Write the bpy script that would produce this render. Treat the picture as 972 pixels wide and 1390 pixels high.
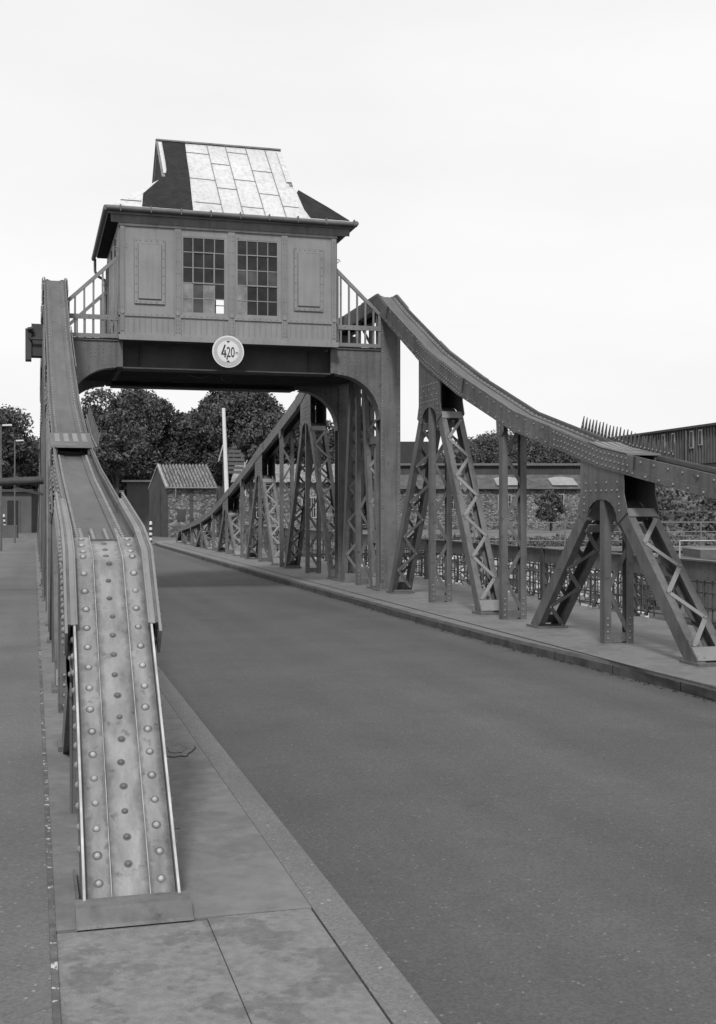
import bpy, math, random
from mathutils import Vector, Matrix
R = math.radians
random.seed(7)
for o in list(bpy.data.objects): bpy.data.objects.remove(o)
S = bpy.context.scene
COL = S.collection
# ------------------------------------------------------------ camera
TH = R(15.364)                       # camera looks this far to the right of the bridge axis
cam = bpy.data.cameras.new('camera'); co = bpy.data.objects.new('camera', cam); COL.objects.link(co)
co.location = (0, 0, 1.75); co.rotation_euler = (R(90), 0, -TH)
cam.sensor_fit = 'VERTICAL'; cam.sensor_height = 36; cam.sensor_width = 24
cam.lens = 41.57; cam.shift_y = -5/1390; cam.clip_start = 0.05; cam.clip_end = 3000
S.camera = co
# ------------------------------------------------------------ sky and sun (soft overcast daylight)
w = bpy.data.worlds.new('World'); S.world = w; w.use_nodes = True
nt = w.node_tree; nt.nodes.clear()
N = nt.nodes.new; L = nt.links.new
out = N('ShaderNodeOutputWorld'); bg = N('ShaderNodeBackground'); bg.inputs[1].default_value = 0.1
sky = N('ShaderNodeTexSky'); sky.sky_type = 'NISHITA'; sky.sun_disc = False
sky.sun_elevation = R(46); sky.sun_rotation = R(200)
bw = N('ShaderNodeRGBToBW'); L(sky.outputs[0], bw.inputs[0])
tc = N('ShaderNodeTexCoord'); mp = N('ShaderNodeMapping'); mp.inputs['Scale'].default_value = (1, 1, 3)
L(tc.outputs['Generated'], mp.inputs[0])
ns = N('ShaderNodeTexNoise'); ns.inputs['Scale'].default_value = 1.6; ns.inputs['Detail'].default_value = 5
L(mp.outputs[0], ns.inputs['Vector'])
cr = N('ShaderNodeMapRange'); cr.inputs[1].default_value = .3; cr.inputs[2].default_value = .7
cr.inputs[3].default_value = 8.7; cr.inputs[4].default_value = 10.2
L(ns.outputs[0], cr.inputs[0])
mx = N('ShaderNodeMix'); mx.data_type = 'FLOAT'; mx.inputs[0].default_value = .93
L(bw.outputs[0], mx.inputs[2]); L(cr.outputs[0], mx.inputs[3])
L(mx.outputs[0], bg.inputs[0]); L(bg.outputs[0], out.inputs[0])
sl = bpy.data.lights.new('sun', 'SUN'); sl.energy = 2.9; sl.angle = R(9); sl.color = (1, 1, 1)
so = bpy.data.objects.new('sun', sl); COL.objects.link(so)
so.rotation_euler = (R(44), 0, R(-20))
S.view_settings.view_transform = 'Standard'; S.view_settings.look = 'None'
S.view_settings.exposure = 0; S.view_settings.gamma = 1; S.view_settings.use_curve_mapping = False

# ------------------------------------------------------------ materials
def mat(name, base=.2, rough=.6, var=.25, scale=3, bump=.0, bscale=60, metal=0, spots=None, stretch=None, spec=.4, streak=0):
    base *= .74
    m = bpy.data.materials.new(name); m.use_nodes = True
    t = m.node_tree; t.nodes.clear(); n = t.nodes.new; l = t.links.new
    o = n('ShaderNodeOutputMaterial'); b = n('ShaderNodeBsdfPrincipled'); l(b.outputs[0], o.inputs[0])
    b.inputs['Roughness'].default_value = rough; b.inputs['Metallic'].default_value = metal
    b.inputs['Specular IOR Level'].default_value = spec
    c = n('ShaderNodeTexCoord'); mpg = n('ShaderNodeMapping'); l(c.outputs['Object'], mpg.inputs[0])
    if stretch: mpg.inputs['Scale'].default_value = stretch
    x = n('ShaderNodeTexNoise'); x.inputs['Scale'].default_value = scale; x.inputs['Detail'].default_value = 8
    x.inputs['Roughness'].default_value = .62
    l(mpg.outputs[0], x.inputs['Vector'])
    r = n('ShaderNodeMapRange'); l(x.outputs[0], r.inputs[0]); r.inputs[1].default_value = .3; r.inputs[2].default_value = .7
    r.inputs[3].default_value = base*(1-var); r.inputs[4].default_value = base*(1+var)
    last = r.outputs[0]
    if streak:
        mp2 = n('ShaderNodeMapping'); mp2.inputs['Scale'].default_value = (14, 14, .9); l(c.outputs['Object'], mp2.inputs[0])
        y = n('ShaderNodeTexNoise'); y.inputs['Scale'].default_value = 1; y.inputs['Detail'].default_value = 5; l(mp2.outputs[0], y.inputs['Vector'])
        r2 = n('ShaderNodeMapRange'); l(y.outputs[0], r2.inputs[0]); r2.inputs[1].default_value = .45; r2.inputs[2].default_value = .75
        r2.inputs[3].default_value = 1; r2.inputs[4].default_value = 1-streak
        q = n('ShaderNodeMath'); q.operation = 'MULTIPLY'; l(last, q.inputs[0]); l(r2.outputs[0], q.inputs[1]); last = q.outputs[0]
    if spots:   # (scale, threshold, width, multiplier)
        y = n('ShaderNodeTexNoise'); y.inputs['Scale'].default_value = spots[0]; y.inputs['Detail'].default_value = 6; y.inputs['Roughness'].default_value = .7
        l(c.outputs['Object'], y.inputs['Vector'])
        r2 = n('ShaderNodeMapRange'); l(y.outputs[0], r2.inputs[0]); r2.inputs[1].default_value = spots[1]; r2.inputs[2].default_value = spots[1]+spots[2]
        r2.inputs[3].default_value = 1; r2.inputs[4].default_value = spots[3]
        q = n('ShaderNodeMath'); q.operation = 'MULTIPLY'; l(last, q.inputs[0]); l(r2.outputs[0], q.inputs[1]); last = q.outputs[0]
    l(last, b.inputs['Base Color'])
    if bump:
        y = n('ShaderNodeTexNoise'); y.inputs['Scale'].default_value = bscale; y.inputs['Detail'].default_value = 6
        l(c.outputs['Object'], y.inputs['Vector'])
        bp = n('ShaderNodeBump'); bp.inputs['Strength'].default_value = bump; bp.inputs['Distance'].default_value = .01
        l(y.outputs[0], bp.inputs['Height']); l(bp.outputs[0], b.inputs['Normal'])
    m['b'] = 1
    return m

def dark_margins(m, x0):  # darkens the floor colour towards the strip edges and the webs
    t = m.node_tree; n = t.nodes.new; l = t.links.new
    b = [x for x in t.nodes if x.type == 'BSDF_PRINCIPLED'][0]; src = b.inputs['Base Color'].links[0].from_socket
    c = n('ShaderNodeTexCoord'); sp = n('ShaderNodeSeparateXYZ'); l(c.outputs['Object'], sp.inputs[0])
    y = n('ShaderNodeTexNoise'); y.inputs['Scale'].default_value = 22; y.inputs['Detail'].default_value = 5; l(c.outputs['Object'], y.inputs['Vector'])
    a = n('ShaderNodeMath'); a.operation = 'SUBTRACT'; a.inputs[1].default_value = x0; l(sp.outputs[0], a.inputs[0])
    ab = n('ShaderNodeMath'); ab.operation = 'ABSOLUTE'; l(a.outputs[0], ab.inputs[0])
    j = n('ShaderNodeMath'); j.operation = 'MULTIPLY_ADD'; j.inputs[1].default_value = .05; l(y.outputs[0], j.inputs[0]); l(ab.outputs[0], j.inputs[2])
    cr_ = n('ShaderNodeValToRGB'); l(j.outputs[0], cr_.inputs[0]); e = cr_.color_ramp.elements
    stops = ((0,1.0),(.070,.95),(.098,.55),(.106,.5),(.120,.85),(.165,.9),(.195,.45),(.22,.38))
    e[0].position = 0; e[0].color = (1,1,1,1); e[1].position = .22; e[1].color = (.38,.38,.38,1)
    for p_, v_ in stops[1:-1]:
        q_ = e.new(p_); q_.color = (v_,v_,v_,1)
    q = n('ShaderNodeMix'); q.data_type = 'RGBA'; q.blend_type = 'MULTIPLY'; q.inputs[0].default_value = 1; l(src, q.inputs[6]); l(cr_.outputs[0], q.inputs[7]); l(q.outputs[2], b.inputs['Base Color'])

def asphalt(name, base):
    m = mat(name, base, .85, .12, .7, spots=(1.1, .56, .1, .9), spec=.2)
    t = m.node_tree; n = t.nodes.new; l = t.links.new
    b = [x for x in t.nodes if x.type == 'BSDF_PRINCIPLED'][0]; src = b.inputs['Base Color'].links[0].from_socket
    c = n('ShaderNodeTexCoord'); v = n('ShaderNodeTexVoronoi'); v.inputs['Scale'].default_value = 95; l(c.outputs['Object'], v.inputs['Vector'])
    sp = n('ShaderNodeSeparateColor'); l(v.outputs['Color'], sp.inputs[0])
    r = n('ShaderNodeMapRange'); l(sp.outputs[0], r.inputs[0]); r.inputs[1].default_value = .0; r.inputs[2].default_value = 1
    r.inputs[3].default_value = .84; r.inputs[4].default_value = 1.16
    gm = n('ShaderNodeMapping'); gm.inputs['Scale'].default_value = (1.5, .07, 1); l(c.outputs['Object'], gm.inputs[0])
    gn = n('ShaderNodeTexNoise'); gn.inputs['Scale'].default_value = 1.0; gn.inputs['Detail'].default_value = 4; l(gm.outputs[0], gn.inputs['Vector'])
    gr = n('ShaderNodeMapRange'); l(gn.outputs[0], gr.inputs[0]); gr.inputs[1].default_value = .3; gr.inputs[2].default_value = .7; gr.inputs[3].default_value = .88; gr.inputs[4].default_value = 1.12
    gq = n('ShaderNodeMath'); gq.operation = 'MULTIPLY'; l(src, gq.inputs[0]); l(gr.outputs[0], gq.inputs[1]); src = gq.outputs[0]
    gt = n('ShaderNodeMath'); gt.operation = 'GREATER_THAN'; gt.inputs[1].default_value = .993; l(sp.outputs[1], gt.inputs[0])
    ad = n('ShaderNodeMath'); ad.operation = 'MULTIPLY_ADD'; ad.inputs[1].default_value = .8; l(gt.outputs[0], ad.inputs[0]); l(r.outputs[0], ad.inputs[2])
    q = n('ShaderNodeMath'); q.operation = 'MULTIPLY'; l(src, q.inputs[0]); l(ad.outputs[0], q.inputs[1]); l(q.outputs[0], b.inputs['Base Color'])
    bp = n('ShaderNodeBump'); bp.inputs['Strength'].default_value = .3; bp.inputs['Distance'].default_value = .004
    l(v.outputs['Distance'], bp.inputs['Height']); l(bp.outputs[0], b.inputs['Normal'])
    return m

def stone(name, lo, hi, scale, mortar=.12, squash=1.6):
    m = bpy.data.materials.new(name); m.use_nodes = True
    t = m.node_tree; n = t.nodes.new; l = t.links.new; b = t.nodes['Principled BSDF']; b.inputs['Roughness'].default_value = .9
    c = n('ShaderNodeTexCoord'); g = n('ShaderNodeMapping'); g.inputs['Scale'].default_value = (1, 1, squash); l(c.outputs['Object'], g.inputs[0])
    v = n('ShaderNodeTexVoronoi'); v.inputs['Scale'].default_value = scale; l(g.outputs[0], v.inputs['Vector'])
    e = n('ShaderNodeTexVoronoi'); e.feature = 'DISTANCE_TO_EDGE'; e.inputs['Scale'].default_value = scale; l(g.outputs[0], e.inputs['Vector'])
    sp = n('ShaderNodeSeparateColor'); l(v.outputs['Color'], sp.inputs[0])
    r = n('ShaderNodeMapRange'); l(sp.outputs[0], r.inputs[0]); r.inputs[3].default_value = lo; r.inputs[4].default_value = hi
    k = n('ShaderNodeMath'); k.operation = 'GREATER_THAN'; k.inputs[1].default_value = .07; l(e.outputs['Distance'], k.inputs[0])
    mxx = n('ShaderNodeMix'); mxx.data_type = 'FLOAT'; mxx.inputs[2].default_value = mortar; l(k.outputs[0], mxx.inputs[0]); l(r.outputs[0], mxx.inputs[3])
    y = n('ShaderNodeTexNoise'); y.inputs['Scale'].default_value = .7; y.inputs['Detail'].default_value = 5; l(c.outputs['Object'], y.inputs['Vector'])
    r2 = n('ShaderNodeMapRange'); l(y.outputs[0], r2.inputs[0]); r2.inputs[1].default_value = .3; r2.inputs[2].default_value = .7; r2.inputs[3].default_value = .65; r2.inputs[4].default_value = 1.25
    q = n('ShaderNodeMath'); q.operation = 'MULTIPLY'; l(mxx.outputs[0], q.inputs[0]); l(r2.outputs[0], q.inputs[1]); l(q.outputs[0], b.inputs['Base Color'])
    bp = n('ShaderNodeBump'); bp.inputs['Strength'].default_value = .6; bp.inputs['Distance'].default_value = .03; l(e.outputs['Distance'], bp.inputs['Height']); l(bp.outputs[0], b.inputs['Normal'])
    return m

M = {}
M['steel'] = mat('grey_bridge_paint', .15, .5, .3, 1.7, .3, 70, streak=.35, spots=(9, .6, .06, .55))
M['steel_wear'] = mat('worn_bridge_paint', .285, .38, .35, 5, .45, 38, spots=(14, .58, .1, .55), stretch=(2.2, .8, .8)); dark_margins(M['steel_wear'], .385)
M['steel_light'] = mat('lighter_front_lit_paint', .23, .5, .2, 3, .15, 90, spots=(8, .62, .05, .6))  # lighter copy of the bridge paint, front light on lacing and plates painted in
M['steel_dark'] = mat('dark_and_shaded_steel', .075, .7, .3, 3, .2, 60)  # dark steel parts; also paints the shade on the recessed girder
M['edge'] = mat('worn_lit_steel_edge', .5, .4, .35, 8)  # worn steel, brightened for the light its edges catch
M['cabin'] = mat('cabin_grey_paint', .285, .5, .14, 1.5, .12, 60, streak=.13, spots=(6, .66, .04, .6))
M['cabin_dark'] = mat('cabin_trim_paint', .21, .55, .2, 2, .1, 80, streak=.25)
M['asphalt'] = asphalt('road_asphalt', .112)
M['walk'] = asphalt('walkway_asphalt', .16)
M['band'] = asphalt('kerb_band', .185)
M['deck'] = mat('deck_plate', .20, .75, .16, 9, .3, 120, spots=(2.0, .5, .06, .84))
M['slab'] = mat('concrete_slab', .225, .85, .22, 22, .6, 120, spots=(3.2, .52, .05, .74))
M['kerb'] = mat('dark_kerb', .085, .8, .5, 3, .4, 60, streak=.3)
M['ground'] = mat('far_ground', .17, .95, .3, .5, .5, 8, spots=(1.3, .5, .2, .7))
M['line'] = mat('chalky_joint', .12, .9, .4, 12, .5, 90, spots=(17, .575, .04, 4.6))
M['rivet2'] = mat('paint_rivet_head', .27, .4, .2, 20)
M['floorp'] = mat('trough_floor_paint', .115, .5, .3, 2.5, .2, 80, spots=(7, .6, .08, .7), stretch=(2, .5, 1))
M['skyl'] = mat('dull_skylight', .33, .6, .2, 3)
M['oldtrim'] = mat('weathered_trim', .36, .7, .4, 6)
M['rail'] = mat('dull_rail_paint', .2, .6, .2, 5)
M['dirt'] = mat('foot_dirt', .085, .9, .5, 9, .4, 60)
M['rivet'] = mat('lit_rivet_head', .42, .35, .25, 20)  # pale tone paints the light caught by the near rivet heads
M['rivet_shade'] = mat('rivet_shade_ring', .11, .6, .3, 20)  # dark tone of the discs that paint a shadow ring round each rivet
M['tile_dark'] = mat('tile_shaded_side', .05, .9, .3, 5)  # dark copy of the tile colour for the shaded side of the ribs
M['crack'] = mat('dark_joint', .02, .9, .3, 20)
M['stone'] = stone('rubble_stone', .035, .27, 5.5, .07)
M['quay'] = stone('quay_stone', .06, .6, 3.6, .04)
M['gable'] = mat('dark_brick_gable', .07, .9, .35, 1.5, .4, 14)
M['plaster'] = mat('grey_plaster', .12, .9, .2, .8)
M['white'] = mat('white_paint', .8, .5, .06, 5)
M['cladk'] = mat('dark_spike_steel', .09, .5, .3, 5)
M['black'] = mat('black_paint', .03, .5, .2, 5)
M['pale'] = mat('pale_trim', .45, .6, .15, 3)
M['zinc'] = mat('zinc_sheet', .72, .42, .1, .8, .2, 3, streak=.28, spots=(3, .68, .03, .7))
M['felt'] = mat('black_roof_felt', .02, .9, .5, 5, .6, 14, streak=.4)
M['seam'] = mat('roof_seam', .22, .6, .3, 8)
M['dark'] = mat('interior_dark', .03, .9, .2, 3)
M['clad'] = mat('corrugated_cladding', .135, .7, .3, .6, streak=.3)
M['cladlow'] = mat('smooth_cladding', .13, .7, .15, .4)
M['hall'] = mat('dark_hall_boards', .075, .8, .35, .5, streak=.3)
M['gutter'] = mat('gutter_metal', .14, .45, .25, 4)
M['barkm'] = mat('bark', .06, .95, .3, 4, .6, 20)
M['water'] = mat('canal_water', .02, .08, .2, 1, .4, 3, spec=.5)
M['signring'] = mat('sign_ring', .52, .4, .1, 12)
M['tarp'] = mat('pale_tarp', .7, .6, .1, 3)

def tiles():
    m = bpy.data.materials.new('pantiles'); m.use_nodes = True
    t = m.node_tree; n = t.nodes.new; l = t.links.new; b = t.nodes['Principled BSDF']; b.inputs['Roughness'].default_value = .8
    c = n('ShaderNodeTexCoord'); v = n('ShaderNodeTexNoise'); v.inputs['Scale'].default_value = 5; v.inputs['Detail'].default_value = 6; l(c.outputs['Object'], v.inputs['Vector'])
    r = n('ShaderNodeMapRange'); l(v.outputs[0], r.inputs[0]); r.inputs[1].default_value = .35; r.inputs[2].default_value = .65; r.inputs[3].default_value = .09; r.inputs[4].default_value = .27
    l(r.outputs[0], b.inputs['Base Color']); return m
M['tiles'] = tiles()
M['roofold'] = mat('mossy_old_roof', .10, .9, .55, 1.6, .5, 9, spots=(5, .55, .1, .6))

def leafmat(name, base):
    m = bpy.data.materials.new(name); m.use_nodes = True
    t = m.node_tree; n = t.nodes.new; l = t.links.new; b = t.nodes['Principled BSDF']; b.inputs['Roughness'].default_value = .85; b.inputs['Specular IOR Level'].default_value = .15
    c = n('ShaderNodeTexCoord'); v = n('ShaderNodeTexNoise'); v.inputs['Scale'].default_value = .9; v.inputs['Detail'].default_value = 6; l(c.outputs['Object'], v.inputs['Vector'])
    r = n('ShaderNodeMapRange'); l(v.outputs[0], r.inputs[0]); r.inputs[1].default_value = .3; r.inputs[2].default_value = .7; r.inputs[3].default_value = base*.4; r.inputs[4].default_value = base*1.8
    l(r.outputs[0], b.inputs['Base Color']); return m
M['leaf'] = leafmat('dark_foliage', .075); M['leaf2'] = leafmat('mid_foliage', .085); M['leaf3'] = leafmat('pale_foliage', .16)

def glassmat(name, base, rough):
    m = mat(name, base, rough, .5, 3.5, .1, 3, spec=.25); return m
M['glass'] = glassmat('dirty_glass', .03, .3)
M['glass2'] = glassmat('frosted_dirty_glass', .26, .35)
M['glass3'] = glassmat('dusty_glass', .085, .25)

# ------------------------------------------------------------ mesh builder
class MB:
    def __init__(s): s.v = []; s.f = []; s.mi = []; s.mats = []; s.cur = 0; s.sm = set()
    def use(s, k):
        if k not in s.mats: s.mats.append(k)
        s.cur = s.mats.index(k); return s
    def add(s, vs, fs, smooth=False):
        b = len(s.v); s.v += [tuple(p) for p in vs]
        for f in fs:
            if smooth: s.sm.add(len(s.f))
            s.f.append(tuple(b+i for i in f)); s.mi.append(s.cur)
        return s
    def hexa(s, p): return s.add(p, [(0,3,2,1),(4,5,6,7),(0,1,5,4),(1,2,6,5),(2,3,7,6),(3,0,4,7)])
    def box(s, x0, x1, y0, y1, z0, z1):
        return s.hexa([(x0,y0,z0),(x1,y0,z0),(x1,y1,z0),(x0,y1,z0),(x0,y0,z1),(x1,y0,z1),(x1,y1,z1),(x0,y1,z1)])
    def bar(s, a, b, w, t, up=(0,0,1)):      # bar from a to b; w across (perp to up), t along up
        a = Vector(a); b = Vector(b); d = (b-a).normalized(); u = Vector(up)
        sd = d.cross(u)
        if sd.length < 1e-4: sd = d.cross(Vector((1,0,0)))
        sd.normalize(); u = sd.cross(d).normalized(); sd *= w/2; u *= t/2
        return s.hexa([a-sd-u, a+sd-u, b+sd-u, b-sd-u, a-sd+u, a+sd+u, b+sd+u, b-sd+u])
    def prism(s, poly, ax, a0, a1):          # poly in the two other axes, extruded along ax
        def P(u, v, w):
            return (w,u,v) if ax == 'x' else ((u,w,v) if ax == 'y' else (u,v,w))
        n = len(poly)
        vs = [P(u,v,a0) for u,v in poly]+[P(u,v,a1) for u,v in poly]
        return s.add(vs, [tuple(range(n))[::-1], tuple(range(n,2*n))]+[(i,(i+1)%n,n+(i+1)%n,n+i) for i in range(n)])
    def cyl(s, a, b, r0, r1=None, n=10, cap=True):
        r1 = r0 if r1 is None else r1
        a = Vector(a); b = Vector(b); d = (b-a).normalized()
        u = d.cross(Vector((0,0,1)));
        if u.length < 1e-3: u = d.cross(Vector((1,0,0)))
        u.normalize(); v = d.cross(u)
        vs = []
        for c, r in ((a,r0),(b,r1)):
            for i in range(n):
                t = 2*math.pi*i/n; vs.append(c+u*(r*math.cos(t))+v*(r*math.sin(t)))
        s.add(vs, [(i,(i+1)%n,n+(i+1)%n,n+i) for i in range(n)], True)
        if cap: s.add(vs, [tuple(range(n))[::-1], tuple(range(n,2*n))])
        return s
    def tube(s, pts, r, n=8):
        for a, b in zip(pts, pts[1:]): s.cyl(a, b, r, r, n)
        return s
    def rivet(s, p, nrm, r=.014, n=6, rings=2, auto=True):
        p = Vector(p); d = Vector(nrm).normalized()
        if auto:
            keep = s.cur
            s.cur = -1; s.cyl(p, p+d*.0015, r*1.5, r*1.4, 6); s.cur = -2; s.rivet(p+d*.001, d, r, n, rings, False); s.cur = keep  # disc paints the shadow ring, paler head the light it catches
            return s
        u = d.cross(Vector((0,0,1)))
        if u.length < .05: u = d.cross(Vector((1,0,0)))
        u.normalize(); v = d.cross(u); vs = []
        for k in range(rings):
            a = math.pi/2*k/rings
            for i in range(n):
                t = 2*math.pi*i/n
                vs.append(p+(u*math.cos(t)+v*math.sin(t))*(r*math.cos(a))+d*(r*.75*math.sin(a)))
        vs.append(p+d*r*.75); top = len(vs)-1; fs = []
        for k in range(rings-1):
            for i in range(n): fs.append((k*n+i, k*n+(i+1)%n, (k+1)*n+(i+1)%n, (k+1)*n+i))
        k = rings-1
        for i in range(n): fs.append((k*n+i, k*n+(i+1)%n, top))
        return s.add(vs, fs, True)
    def build(s, name, m=None, parent=None, loc=None, keep=True):
        if not s.v: return None
        me = bpy.data.meshes.new(name); me.from_pydata(s.v, [], s.f)
        ml = list(s.mats or [m]); nb_ = len(ml)
        if min(s.mi) < 0: ml += ['rivet_shade', 'rivet2']
        for k in ml: me.materials.append(M[k])
        me.polygons.foreach_set('material_index', [i if i >= 0 else nb_-1-i for i in s.mi])
        if s.sm:
            fl = [False]*len(s.f)
            for i in s.sm: fl[i] = True
            me.polygons.foreach_set('use_smooth', fl)
        me.update(); o = bpy.data.objects.new(name, me); COL.objects.link(o)
        if loc: o.location = loc
        if parent:
            o.parent = parent
            if keep: o.matrix_parent_inverse = world(parent).inverted()
        return o
def world(o):
    m = Matrix.LocRotScale(o.location, o.rotation_euler, None)
    return (world(o.parent) @ o.matrix_parent_inverse @ m) if o.parent else m
def tag(o, label, cat, group=None):
    o['label'] = label; o['category'] = cat
    if group: o['group'] = group
    return o
def thing(name, label, cat, loc=(0,0,0), rz=0, group=None):
    o = bpy.data.objects.new(name, None); COL.objects.link(o); o.location = loc; o.rotation_euler = (0,0,rz); o.empty_display_size = .2
    return tag(o, label, cat, group)
def struct(o): o['kind'] = 'structure'; return o
def kids(o): return [c for c in bpy.data.objects if c.parent == o]
def copy_tree(o, parent=None):
    c = o.copy(); COL.objects.link(c)
    if parent: c.parent = parent; c.matrix_parent_inverse = o.matrix_parent_inverse.copy()
    for k in kids(o): copy_tree(k, c)
    return c
def bank(r, d, z=0):     # frame of the far bank, turned with the quay
    return (r*math.cos(TH)+d*math.sin(TH), d*math.cos(TH)-r*math.sin(TH), z)

# ============================================================ SETTING
ZP = .13
g = MB()
for (x0,x1,y0,y1) in ((-600,600,-60,4.2),(-600,600,58,1500),(-600,-30,4.2,58)):
    g.add([(x0,y0,-.02),(x1,y0,-.02),(x1,y1,-.02),(x0,y1,-.02)], [(0,1,2,3)])
g.add([(9.2,44.0,-.02),(80,38.4,-.02),(600,38.4,-.02),(600,58,-.02),(9.2,58,-.02)], [(0,1,2,3,4)])
struct(g.build('ground', 'ground'))
struct(MB().add([(-30,4.0,-3),(600,4.0,-3),(600,58.3,-3),(-30,58.3,-3)], [(0,1,2,3)]).build('water', 'water'))
# kerb line on the right side (road edge)
KR = [(6.1,-3),(6.05,6),(6.0,9.5),(5.9,11.5),(5.76,13.5),(5.68,17),(5.66,22),(5.6,30),(5.55,42),(5.52,54),(5.62,57),(6.0,59),(6.9,60.2),(8.8,60.6)]
road = MB()
vs = [(1.22,-3,0.004)]+[(x,y,.004) for x,y in KR[:10]]+[(5.6,58.5,.004),(1.22,58.5,.004)]
road.add(vs, [tuple(range(len(vs)))])
struct(road.build('road', 'asphalt'))
fr = MB().add([(-1.0,58.5,.006),(12,58.5,.006),(12.6,74,.006),(-12,150,.006),(-22,150,.006),(-4,74,.006)], [(0,1,2,3,4,5)])
struct(fr.build('far_road', 'walk'))
# left walkway
lw = MB().box(-1.9, .06, -3, 57.5, ZP-.3, ZP); struct(lw.build('left_sidewalk', 'walk'))
st = MB().box(.085, 1.09, 4.68, 57.2, ZP-.3, ZP); struct(st.build('truss_strip', 'deck'))
kb = MB().box(1.095, 1.24, -3, 57.2, -.3, ZP-.004); struct(kb.build('left_kerb', 'band'))
sb = MB().box(.085, .6625, 1, 4.66, ZP-.3, ZP-.006).box(.666, 1.085, 1, 4.676, ZP-.3, ZP-.003); struct(sb.build('concrete_slabs', 'slab'))
# chalky joint beside the walkway, dark joints across the strip, crack along the road edge
jt = MB().box(.0605, .0845, -3, 57, ZP-.2, ZP+.003)
random.seed(3)
struct(jt.build('joint_mortar', 'line'))
ck = MB()
for yy in (6.0, 7.1, 8.7, 10.4): ck.box(.62, .70+random.uniform(.0,.06), yy, yy+.006, ZP, ZP+.002)
y = 4.8; px = 1.245
while y < 9:
    l = random.uniform(.03,.16); wdt = random.uniform(.004,.022); ck.add([(1.243,y,.009),(1.243+wdt,y,.009),(1.243+wdt,y+l,.009),(1.243,y+l,.009)], [(0,1,2,3)]); y += l*random.uniform(1,1.5)
struct(ck.build('dark_joints', 'crack'))
wp = MB()
def blob(sx_, sy_, k_):
    P_ = []
    for a in range(28):
        t = 2*math.pi*a/28; q = 1+.16*math.sin(2*t+.6)+.09*math.sin(5*t+1.3)+.05*math.sin(9*t)
        P_.append((.93+.105*sx_*q*math.cos(t), 7.98+.27*sy_*q*math.sin(t)))
    return P_
wp.use('crack').prism(blob(1.05, 1.04, 0), 'z', ZP+.0005, ZP+.002)
wp.use('deck').prism(blob(.98, .97, 1), 'z', ZP+.001, ZP+.006)
wp.use('slab').prism(blob(.55, .6, 2), 'z', ZP+.0015, ZP+.012)
struct(wp.build('raised_patch', None))
# right platform with kerb
rp = MB()
top = [(x,y) for x,y in KR]+[(8.8,-3)]
n = len(top)
rp.prism(top, 'z', -.3, ZP)
struct(rp.build('right_sidewalk', 'deck'))
kc = MB()
for (a,b) in zip(KR[:-1], KR[1:]):
    kc.hexa([(a[0]-.02,a[1],-.05),(a[0]+.10,a[1],-.05),(b[0]+.10,b[1],-.05),(b[0]-.02,b[1],-.05),
             (a[0]-.02,a[1],ZP-.04),(a[0]+.10,a[1],ZP-.04),(b[0]+.10,b[1],ZP-.04),(b[0]-.02,b[1],ZP-.04)])
struct(kc.build('right_kerb', 'kerb'))
kj = MB(); rk = random.Random(4); yk = 6.3
while yk < 56:
    for a,b in zip(KR, KR[1:]):
        if a[1] <= yk < b[1]:
            xk = a[0]+(b[0]-a[0])*(yk-a[1])/(b[1]-a[1])
            kj.box(xk-.0235, xk+.05, yk, yk+.010, .0, ZP-.037)
            if rk.random() < .8:
                yy = yk+rk.uniform(.1,.9); q = rk.uniform(.05,.22); kj.prism([(xk-.0225,yy),(xk-.002,yy+q*.4),(xk+rk.uniform(0,.012),yy+q*.6),(xk-.0225,yy+q)], 'z', ZP-.07, ZP-.038)
    yk += 1.25
struct(kj.build('kerb_joints', 'crack'))
lt = MB(); rl_ = random.Random(9)
for i in range(900):
    yk = 6+rl_.random()**1.3*34
    for a,b in zip(KR, KR[1:]):
        if a[1] <= yk < b[1]:
            xk = a[0]+(b[0]-a[0])*(yk-a[1])/(b[1]-a[1])-.03-abs(rl_.gauss(0,.045)); q = rl_.uniform(.006,.022); t = rl_.uniform(0,6)
            lt.add([(xk+q*math.cos(t+k),yk+q*math.sin(t+k),.008+.004*(k%2)) for k in (0,1.7,3.3,4.6)], [(0,1,2,3)])
            break
for i in range(500):
    yk = 3.5+rl_.random()*14; xk = 1.25+abs(rl_.gauss(0,.018)); q = rl_.uniform(.004,.013); t = rl_.uniform(0,6)
    lt.add([(xk+q*math.cos(t+k),yk+q*math.sin(t+k),.008+.004*(k%2)) for k in (0,1.7,3.3,4.6)], [(0,1,2,3)])
o = lt.build('leaf_litter', 'crack'); o['kind'] = 'stuff'; o['label'] = 'dark leaf litter and grit lying along both road edges'
sd = MB().box(5.9, 5.93, 4, 56.5, ZP+.001, ZP+.004)
struct(sd.build('platform_seam', 'crack'))
# bridge deck girders under the walkways
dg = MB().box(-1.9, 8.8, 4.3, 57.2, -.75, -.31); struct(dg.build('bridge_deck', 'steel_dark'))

# ============================================================ TRUSS
PROF = [(4.80,.165),(6.42,1.52),(6.9,1.63),(9.7,1.99),(10.5,2.09),(11.9,2.31),(12.9,2.47),(14.2,2.79),(15.6,3.13),(17.8,3.88),(19.4,4.50),
        (21.6,5.55),(22.45,6.0),(26.0,5.98),(29.4,4.75),(32.2,4.18),(36.8,3.26),(41.7,2.30),(44.9,1.76),(48.1,1.38),(51.3,1.12),(54.5,.92),(55.5,.84),(56.8,.22)]
def zc(y):
    for a,b in zip(PROF, PROF[1:]):
        if a[0] <= y <= b[0]: return a[1]+(b[1]-a[1])*(y-a[0])/(b[0]-a[0])
    return PROF[0][1]
def hw(y): return .20 if y < 6 else (.235 if y < 14 else (.25+.07*min(1,(y-14)/4) if y < 30 else max(.2, .32-.006*(y-30))))
def sub(y0, y1):
    p = [(y,z) for y,z in PROF if y0+.02 < y < y1-.02]
    return [(y0,zc(y0))]+p+[(y1,zc(y1))]
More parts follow.
